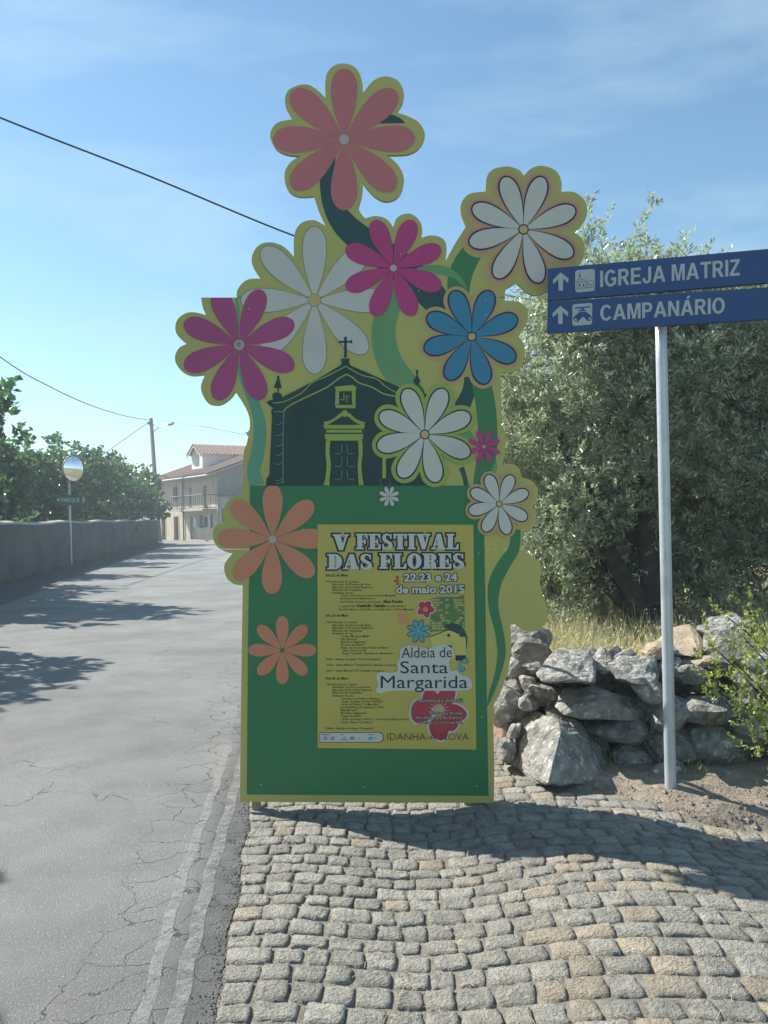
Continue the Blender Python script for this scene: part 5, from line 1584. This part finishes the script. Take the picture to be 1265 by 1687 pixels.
# ---- utility pole with street lamp
M['concrete'] = mat('pole_concrete', (0.22, 0.22, 0.21), (0.16, 0.16, 0.155), 2, 0.9)
UY = 62.0
ut = at_depth(248.5, 689, UY); ub = at_depth(256, 800, UY)
dirp = (ut - ub).normalized(); ubase = ub - dirp * (ub.z / dirp.z)
up_ = thing('utility_pole', ubase, 'square tapering concrete utility pole rising behind the fig trees', 'utility pole')
b = MB()
b.tube([ubase, ut], [.19, .13], 4); b.build('pole', M['concrete'], up_)
for i in range(2):
    b = MB(); b.box(at_depth(244.5 + i * 7, 697 + i * 3, UY - .1), (.12, .2, .2)); b.build('insulator', M['sign_grey'], up_)
b = MB()
l0 = at_depth(253, 711, UY); l1 = at_depth(262, 704, UY - .4); l2 = at_depth(276, 699.5, UY - .8)
b.tube(catmull([tuple(l0), tuple(l1), tuple(l2)], 4), .035, 6); b.build('lamp_arm', M['galv'], up_)
b = MB(); l3 = at_depth(286.5, 697, UY - 1.0)
b.tube([l2, l2.lerp(l3, .3), l2.lerp(l3, .8), l3], [.05, .13, .13, .05], 8); b.build('lamp_head', M['sign_grey'], up_)

# ---- cables
M['cable'] = mat('black_cable', (0.02, 0.02, 0.022), None, 3, 0.6)
def cable(pts, r, label, n=10):
    b = MB(); P = catmull([tuple(p) for p in pts], n); b.tube(P, r, 5)
    L = P[0]
    o = mk('overhead_cable', b.v, b.f, M['cable'], None, loc=L, label=label, cat='cable', group='overhead cables')
    return o
cable([at_depth(-420, 20, 9.0), at_depth(0, 194, 9.6), at_depth(240, 288, 10.1), at_depth(484, 388.5, 10.6), at_depth(660, 446, 11.0), at_depth(835, 486.5, 11.4), at_depth(905, 498.5, 11.6), at_depth(1150, 545, 12.2), at_depth(1500, 590, 13)], .0115, 'thick dark cable crossing the sky behind the flower board')
cable([at_depth(-260, 390, 26), at_depth(0, 588, 32), at_depth(80, 636, 36), at_depth(150, 668, 41), at_depth(205, 685, 52), at_depth(244, 692, UY)], .022, 'sagging dark cable from the upper left down to the utility pole')
cable([at_depth(60, 830, 66), at_depth(175, 745, 56), at_depth(243, 697, UY)], .022, 'straight cable slanting down behind the trees from the utility pole')
cable([at_depth(252, 690, UY), at_depth(330, 702, 54), at_depth(402, 716, 59)], .014, 'thin cable from the utility pole to the chimney of the house')

# ================================================================== stone house at the end of the street
A_ = Vector(((258 - 632.5) / F * 68, 68, 0)); B_ = Vector(((359 - 632.5) / F * 58, 58, 0))
fd = (B_ - A_); FL = fd.length; fd.normalize(); fn = Vector((fd.y, -fd.x, 0))
if fn.y > 0: fn = -fn
gd = -fn                                              # depth direction of the house
FPL = Plane(A_, fn)
def fp(px, py):
    q = FPL.hit(px, py); return ((q - A_).dot(fd), q.z)
def F3(s, z, off=0.0, t=0.0): return A_ + fd * s + Vector((0, 0, z)) + fn * off + gd * t
def masonry(name, c1, c2, cm):
    m = mat(name, c1, c2, 2.0, 0.95, 0.4, 12, space='World', bdist=0.05)
    t = m.node_tree; p = t.nodes['Principled BSDF']; old = p.inputs['Base Color'].links[0].from_socket
    g = t.nodes.new('ShaderNodeNewGeometry'); vr = t.nodes.new('ShaderNodeTexVoronoi'); vr.feature = 'DISTANCE_TO_EDGE'; vr.inputs['Scale'].default_value = 3.2
    lnk(t, g.outputs['Position'], vr.inputs['Vector'])
    r_ = t.nodes.new('ShaderNodeMapRange'); r_.inputs['From Max'].default_value = .06; r_.inputs['To Min'].default_value = .75; r_.inputs['To Max'].default_value = 0
    lnk(t, vr.outputs['Distance'], r_.inputs['Value'])
    mx_ = t.nodes.new('ShaderNodeMix'); mx_.data_type = 'RGBA'; lnk(t, r_.outputs['Result'], mx_.inputs[0]); lnk(t, old, mx_.inputs[6]); mx_.inputs[7].default_value = (*cm, 1)
    lnk(t, mx_.outputs[2], p.inputs['Base Color'])
    return m
M['masonry'] = masonry('rubble_masonry', (0.60, 0.50, 0.37), (0.42, 0.34, 0.25), (0.64, 0.56, 0.44))
M['masonry_shaded'] = masonry('shaded_masonry', (0.30, 0.27, 0.24), (0.24, 0.22, 0.20), (0.27, 0.25, 0.22))  # darker copy of the facade masonry, gable shade put into its colour
M['whitewash'] = mat('whitewash', (0.74, 0.73, 0.69), (0.66, 0.65, 0.61), 1, 0.9)
M['roof_tile'] = mat('terracotta', (0.46, 0.27, 0.20), (0.34, 0.20, 0.15), 3, 0.85, tint=0.25, space='World')
M['brown_wood'] = mat('brown_shutter', (0.14, 0.09, 0.075), (0.10, 0.07, 0.06), 4, 0.7)
M['glass'] = mat('window_glass', (0.05, 0.07, 0.09), None, 2, 0.12, spec=0.8)
M['iron'] = mat('iron_rail', (0.10, 0.09, 0.09), None, 3, 0.6)
M['granite_trim'] = mat('granite_trim', (0.46, 0.43, 0.37), (0.38, 0.35, 0.30), 2, 0.9)
house = thing('stone_house', A_, 'two-storey stone house with tiled roof, dormer and balcony at the end of the street', 'house')
EZ = 4.85; HD = 8.0; SL = .35; RZ = EZ + SL * (HD / 2)
# walls, with openings cut as recesses built from pieces
ops = [] # (s0, s1, z0, z1, kind)
def op(x0, x1, y0, y1, kind, x0b=None):
    s0, _ = fp(x0, (y0 + y1) / 2); s1, _ = fp(x1, (y0 + y1) / 2)
    z1 = fp((x0 + x1) / 2, y0)[1]; z0 = fp((x0 + x1) / 2, y1)[1]
    ops.append((s0, s1, max(0.0, z0), z1, kind))
def hz(u, v): return (240 + u / 7.03, 700 + v / 7.03)
def opz(u0, u1, v0, v1, kind): a = hz(u0, v0); c = hz(u1, v1); op(a[0], c[0], a[1], c[1], kind)
opz(185,232,1070,1352,'door'); opz(330,382,1062,1345,'door'); opz(322,372,718,882,'shutter')
opz(520,568,1060,1325,'paledoor'); opz(648,755,1045,1195,'window'); opz(510,528,735,960,'door'); opz(668,700,700,960,'glazed')
# the facade as a grid of cells with the openings left out
S = sorted(set([0, FL] + [round(v, 3) for o in ops for v in o[:2]])); Z = sorted(set([-0.2, EZ] + [round(v, 3) for o in ops for v in o[2:4]]))
b = MB()
for s0, s1 in zip(S, S[1:]):
    for z0, z1 in zip(Z, Z[1:]):
        cs, cz = (s0 + s1) / 2, (z0 + z1) / 2
        if any(o[0] < cs < o[1] and o[2] < cz < o[3] for o in ops): continue
        b.add([F3(s0, z0), F3(s1, z0), F3(s1, z1), F3(s0, z1)], [(0, 1, 2, 3)])
for o in ops:
    s0, s1, z0, z1 = o[:4]; d = .28
    b.add([F3(s0, z0), F3(s0, z1), F3(s0, z1, 0, d), F3(s0, z0, 0, d)], [(0, 1, 2, 3)]); b.add([F3(s1, z0), F3(s1, z1), F3(s1, z1, 0, d), F3(s1, z0, 0, d)], [(0, 1, 2, 3)])
    b.add([F3(s0, z1), F3(s1, z1), F3(s1, z1, 0, d), F3(s0, z1, 0, d)], [(0, 1, 2, 3)]); b.add([F3(s0, z0), F3(s1, z0), F3(s1, z0, 0, d), F3(s0, z0, 0, d)], [(0, 1, 2, 3)])
b.build('facade', M['masonry'], house)
b = MB()
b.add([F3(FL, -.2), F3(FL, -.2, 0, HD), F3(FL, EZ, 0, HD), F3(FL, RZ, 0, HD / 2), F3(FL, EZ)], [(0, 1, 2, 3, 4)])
b.build('gable_wall', M['masonry_shaded'], house)
b = MB()
b.add([F3(0, -.2), F3(0, -.2, 0, HD), F3(0, EZ, 0, HD), F3(0, RZ, 0, HD / 2), F3(0, EZ)], [(0, 1, 2, 3, 4)])
b.add([F3(0, -.2, 0, HD), F3(FL, -.2, 0, HD), F3(FL, EZ, 0, HD), F3(0, EZ, 0, HD)], [(0, 1, 2, 3)])
b.build('rear_wall', M['masonry_shaded'], house)
for s0, s1, z0, z1, kd in ops:
    nm = 'window' if kd in ('window', 'shutter', 'glazed') else 'door'
    b = MB(); d = .16
    fr = .07
    for (a0, a1, c0, c1) in ((s0, s0 + fr, z0, z1), (s1 - fr, s1, z0, z1), (s0 + fr, s1 - fr, z1 - fr, z1), (s0 + fr, s1 - fr, z0, z0 + fr)):
        b.prism([F3(a0, c0, 0, d), F3(a1, c0, 0, d), F3(a1, c1, 0, d), F3(a0, c1, 0, d)], gd * .06)
    mm = {'door': 'brown_wood', 'shutter': 'brown_wood', 'paledoor': 'whitewash', 'window': 'whitewash', 'glazed': 'brown_wood'}[kd]
    w_ = b.build(nm, M[mm], house)
    b = MB()
    b.add([F3(s0, z0, 0, d + .03), F3(s1, z0, 0, d + .03), F3(s1, z1, 0, d + .03), F3(s0, z1, 0, d + .03)], [(0, 1, 2, 3)])
    b.build('pane' if kd in ('window', 'glazed') else 'leaf', M[{'door': 'brown_wood', 'shutter': 'brown_wood', 'paledoor': 'granite_trim', 'window': 'glass', 'glazed': 'glass'}[kd]], w_)
    if kd == 'window':
        for (a0, a1) in ((s0 - .30, s0 - .02), (s1 + .02, s1 + .30)):
            b = MB(); b.prism([F3(a0, z0, .03), F3(a1, z0, .03), F3(a1, z1, .03), F3(a0, z1, .03)], fn * .04); b.build('shutter', M['brown_wood'], w_)
        b = MB(); sm = (s0 + s1) / 2; b.prism([F3(sm, z0 + .1, 0, .15), F3(s1 - .1, z0 + .1, 0, .15), F3(s1 - .1, z1 - .3, 0, .15), F3(sm, z1 - .3, 0, .15)], gd * .01); b.build('curtain', M['whitewash'], w_)
# granite surrounds and corner quoins
for s0, s1, z0, z1, kd in ops:
    if kd in ('glazed', 'window'): continue
    g = .16; b = MB()
    for (a0, a1, c0, c1) in ((s0 - g, s0, z0, z1), (s1, s1 + g, z0, z1), (s0 - g, s1 + g, z1, z1 + g)):
        b.prism([F3(a0, c0, .02), F3(a1, c0, .02), F3(a1, c1, .02), F3(a0, c1, .02)], -fn * .06)
    b.build('surround', M['granite_trim'], house)

for i in range(11):
    b = MB(); z = i * .43; w2 = .45 if i % 2 else .28
    b.prism([F3(0, z + .01, .015), F3(w2, z + .01, .015), F3(w2, z + .42, .015), F3(0, z + .42, .015)], -fn * .05); b.build('quoin', M['granite_trim'], house)
# roof: eaves overhang, two corrugated slopes
OV = .85; OG = .35
def slope(sa, sb, ta, za, tb, zb, wave=.24, amp=.045):
    n = int(abs(sb - sa) / wave * 4); v = []; f = []; tt = []
    m_ = 10
    for j in range(m_ + 1):
        u = j / m_
        for i in range(n + 1):
            s = sa + (sb - sa) * i / n
            z = za + (zb - za) * u + amp * math.cos(2 * math.pi * i / 4) + .025 * ((u * m_ * 1.0) % 1)
            v.append(F3(s, z, 0, ta + (tb - ta) * u))
    for j in range(m_):
        for i in range(n):
            f.append((j * (n + 1) + i, j * (n + 1) + i + 1, (j + 1) * (n + 1) + i + 1, (j + 1) * (n + 1) + i)); tt.append(random.random())
    return v, f, tt
b = MB()
v, f, tt = slope(-OG, FL + OG, -OV, EZ - SL * OV + .12, HD / 2, RZ + .12); b.add(v, f)
v, f, _ = slope(-OG, FL + OG, HD + OV, EZ - SL * OV + .12, HD / 2, RZ + .121); b.add(v, f)
roof = b.build('roof', M['roof_tile'], house)
b = MB()
b.prism([F3(-OG, EZ - SL * OV + .03, 0, -OV), F3(-OG, RZ + .03, 0, HD / 2), F3(-OG, RZ - .09, 0, HD / 2), F3(-OG, EZ - SL * OV - .09, 0, -OV)], fd * (FL + 2 * OG))
b.prism([F3(-OG, EZ - SL * OV + .03, 0, HD + OV), F3(-OG, RZ + .029, 0, HD / 2), F3(-OG, RZ - .089, 0, HD / 2), F3(-OG, EZ - SL * OV - .09, 0, HD + OV)], fd * (FL + 2 * OG))
b.build('roof_slab', M['granite_trim'], house)
b = MB(); b.tube([F3(-OG, EZ - SL * OV - .02, 0, -OV - .06), F3(FL + OG, EZ - SL * OV - .02, 0, -OV - .06)], .06, 6)
b.build('gutter', M['whitewash'], house)
b = MB(); s_ = fp(hz(443, 900)[0], 830)[0]; b.tube([F3(s_, EZ - .3, .08), F3(s_, 0, .08)], .05, 6); b.build('downpipe', M['iron'], house)
# dormer: front face towards the street
def on_t(px, py, t):          # hit the plane parallel to the facade at depth t
    pl = Plane(F3(0, 0, 0, t), fn); q = pl.hit(px, py); return ((q - A_).dot(fd), q.z)
TD = 0.9
ds0, dz0 = on_t(316, 778, TD); ds1, _ = on_t(333.8, 778, TD)
_, dze = on_t(334, 745, TD); _, dza = on_t(325, 733, TD)
dl = 4.8
dm = (ds0 + ds1) / 2
base_z = EZ + SL * TD
dorm = MB()
dorm.add([F3(ds0, base_z, 0, TD), F3(ds1, base_z, 0, TD), F3(ds1, dze, 0, TD), F3(dm, dza, 0, TD), F3(ds0, dze, 0, TD)], [(0, 1, 2, 3, 4)])
for s in (ds0, ds1): dorm.add([F3(s, base_z, 0, TD), F3(s, base_z + SL * .2, 0, TD + dl), F3(s, dze, 0, TD + dl), F3(s, dze, 0, TD)], [(0, 1, 2, 3)])
dorm.add([F3(ds0, base_z, 0, TD + dl), F3(ds1, base_z, 0, TD + dl), F3(ds1, dze, 0, TD + dl), F3(dm, dza, 0, TD + dl), F3(ds0, dze, 0, TD + dl)], [(0, 1, 2, 3, 4)])
dormer = dorm.build('dormer', M['whitewash'], house)
b = MB(); ov = .32
hw = (ds1 - ds0) / 2; sl2 = (dza - dze) / hw
nn_ = int((dl + .3) / .27 * 4)
for sg in (-1, 1):
    v = []; f = []
    for j in range(2):
        for i in range(nn_ + 1):
            t = TD - ov + (dl + ov) * i / nn_
            s = dm + sg * (hw + .3) * (1 - j); z = dza + .06 - sl2 * (hw + .3) * (1 - j)
            v.append(F3(s, z + .05 * math.cos(math.pi * i / 2) + (.001 if sg > 0 else 0), 0, t))
    f = [(i, i + 1, nn_ + 2 + i, nn_ + 1 + i) for i in range(nn_)]
    b.add(v, f)
b.build('dormer_roof', M['roof_tile'], dormer)
b = MB()
for sg in (-1, 1):
    b.prism([F3(dm + sg * (hw + .28), dza - sl2 * (hw + .28) - .02, 0, TD - .28), F3(dm, dza - .02, 0, TD - .28), F3(dm, dza - .16, 0, TD - .28), F3(dm + sg * (hw + .28), dza - sl2 * (hw + .28) - .16, 0, TD - .28)], gd * .05)
b.build('bargeboard', M['granite_trim'], dormer)
b = MB(); w0, zt = on_t(*hz(568, 365), TD); w1, zb = on_t(*hz(618, 468), TD)
b.prism([F3(w0, zb, .01, TD), F3(w1, zb, .01, TD), F3(w1, zt, .01, TD), F3(w0, zt, .01, TD)], fn * .03); b.build('dormer_window', M['glass'], dormer)
# chimney
cs_ = ds1 + .35; ct = TD + dl - .9
b = MB(); b.box(F3(cs_, 6.6, 0, ct), (.7, .7, 2.4), (fd, gd, Vector((0, 0, 1)))); ch = b.build('chimney', M['whitewash'], house)
b = MB()
for a in (-.25, 0, .25):
    b.box(F3(cs_ + a, 7.9, 0, ct - .3), (.08, .08, .2), (fd, gd, Vector((0, 0, 1)))); b.box(F3(cs_ + a, 7.9, 0, ct + .3), (.08, .08, .2), (fd, gd, Vector((0, 0, 1))))
b.box(F3(cs_, 8.04, 0, ct), (.85, .85, .08), (fd, gd, Vector((0, 0, 1)))); b.box(F3(cs_, 8.14, 0, ct), (.5, .5, .12), (fd, gd, Vector((0, 0, 1))))
b.build('chimney_cap', M['brown_wood'], ch)
# balcony
bs0, bz = fp(*hz(415, 975)); bs1, _ = fp(*hz(815, 950)); bs1 = min(bs1, FL - .1); bz = fp(*hz(640, 975))[1]
BO = 1.0
b = MB(); b.prism([F3(bs0, bz - .14, .003), F3(bs1, bz - .14, .003), F3(bs1, bz, .003), F3(bs0, bz, .003)], fn * BO); bal = b.build('balcony', M['granite_trim'], house)
nb = 22
def rail_pt(u): # around the three open sides
    tot = BO * 2 + (bs1 - bs0); d = u * tot
    if d < BO: return F3(bs0 + .03, 0, d)
    if d < BO + (bs1 - bs0): return F3(bs0 + (d - BO), 0, BO - .04)
    return F3(bs1 - .03, 0, BO - (d - BO - (bs1 - bs0)))
b = MB()
for zz_ in (bz + .95, bz + .08):
    b.tube([F3(bs0 + .03, zz_, .0), F3(bs0 + .03, zz_, BO - .04), F3(bs1 - .03, zz_, BO - .04), F3(bs1 - .03, zz_, 0)], .03, 5)
b.build('handrail', M['iron'], bal)
for i in range(nb + 1):
    q = rail_pt(i / nb); bb = MB(); bb.tube([q + Vector((0, 0, bz + .08)), q + Vector((0, 0, bz + .95))], .018, 4)
    bb.build('baluster', M['iron'], bal)
# pale meter box
b = MB(); ms_, mz_ = fp(*hz(590, 1130)); b.box(F3(ms_, mz_, .08), (.4, .14, .65), (fd, gd, Vector((0, 0, 1)))); b.build('meter_box', M['whitewash'], house)

# ---- low side building to the right, its front lit
W0 = B_ + gd * .05 + fd * .02
wing = thing('side_building', W0, 'low stone outbuilding with a tiled lean-to roof at the right of the house', 'outbuilding')
wd_ = Vector((.96, -.28, 0)).normalized(); wn = Vector((-.28, -.96, 0)).normalized(); WL = 11.0; WH = 3.1
def W3(s, z, o=0.0): return W0 + wd_ * s + Vector((0, 0, z)) + wn * o
WPL = Plane(W0, wn)
q = WPL.hit(*hz(875, 970)); r_ = WPL.hit(*hz(915, 1120)); s0 = (q - W0).dot(wd_); s1 = (r_ - W0).dot(wd_); zt, zb = q.z, r_.z
b = MB()
for (a0, a1, c0, c1) in ((0, s0, -.2, WH), (s1, WL, -.2, WH), (s0, s1, -.2, zb), (s0, s1, zt, WH)):
    b.prism([W3(a0, c0), W3(a1, c0), W3(a1, c1), W3(a0, c1)], -wn * .3)
b.build('wall', M['masonry'], wing)
b = MB(); b.prism([W3(s0, zb, -.2), W3(s1, zb, -.2), W3(s1, zt, -.2), W3(s0, zt, -.2)], -wn * .03); b.build('window', M['brown_wood'], wing)
b = MB()
n_ = 90
v = []; f = []
for j in range(2):
    for i in range(n_ + 1):
        v.append(W3(-.1 + (WL + .4) * i / n_, WH + .05 + (1.0 if j else 0) + .05 * math.cos(i * math.pi / 2), .3 - j * 3.2))
f = [(i, i + 1, n_ + 2 + i, n_ + 1 + i) for i in range(n_)]
b.add(v, f); b.build('roof', M['roof_tile'], wing)
b = MB(); b.prism([W3(WL, -.2, -.31), W3(WL, WH, -.31), W3(WL, WH + .85, -2.9), W3(WL, -.2, -2.9)], -wd_ * .25); b.build('side_wall', M['masonry_shaded'], wing)
# ================================================================== pale volume added to imitate a lens-flare veil
b = MB(); b.box((0, 30, 6.0), (400, 330, 14.4))
hz_ = mk('flare_veil', b.v, b.f, bpy.data.materials.new('flare_veil'), kind='stuff', label='thin pale volume added to imitate lens flare', cat='flare_veil')
hm = hz_.data.materials[0]; hm.use_nodes = True; t = hm.node_tree; t.nodes.clear()
o_ = t.nodes.new('ShaderNodeOutputMaterial'); pv = t.nodes.new('ShaderNodeVolumePrincipled')
pv.inputs['Color'].default_value = (0.80, 0.92, 1.0, 1); pv.inputs['Density'].default_value = 0.0026; pv.inputs['Anisotropy'].default_value = 0.2
lnk(t, pv.outputs[0], o_.inputs['Volume'])
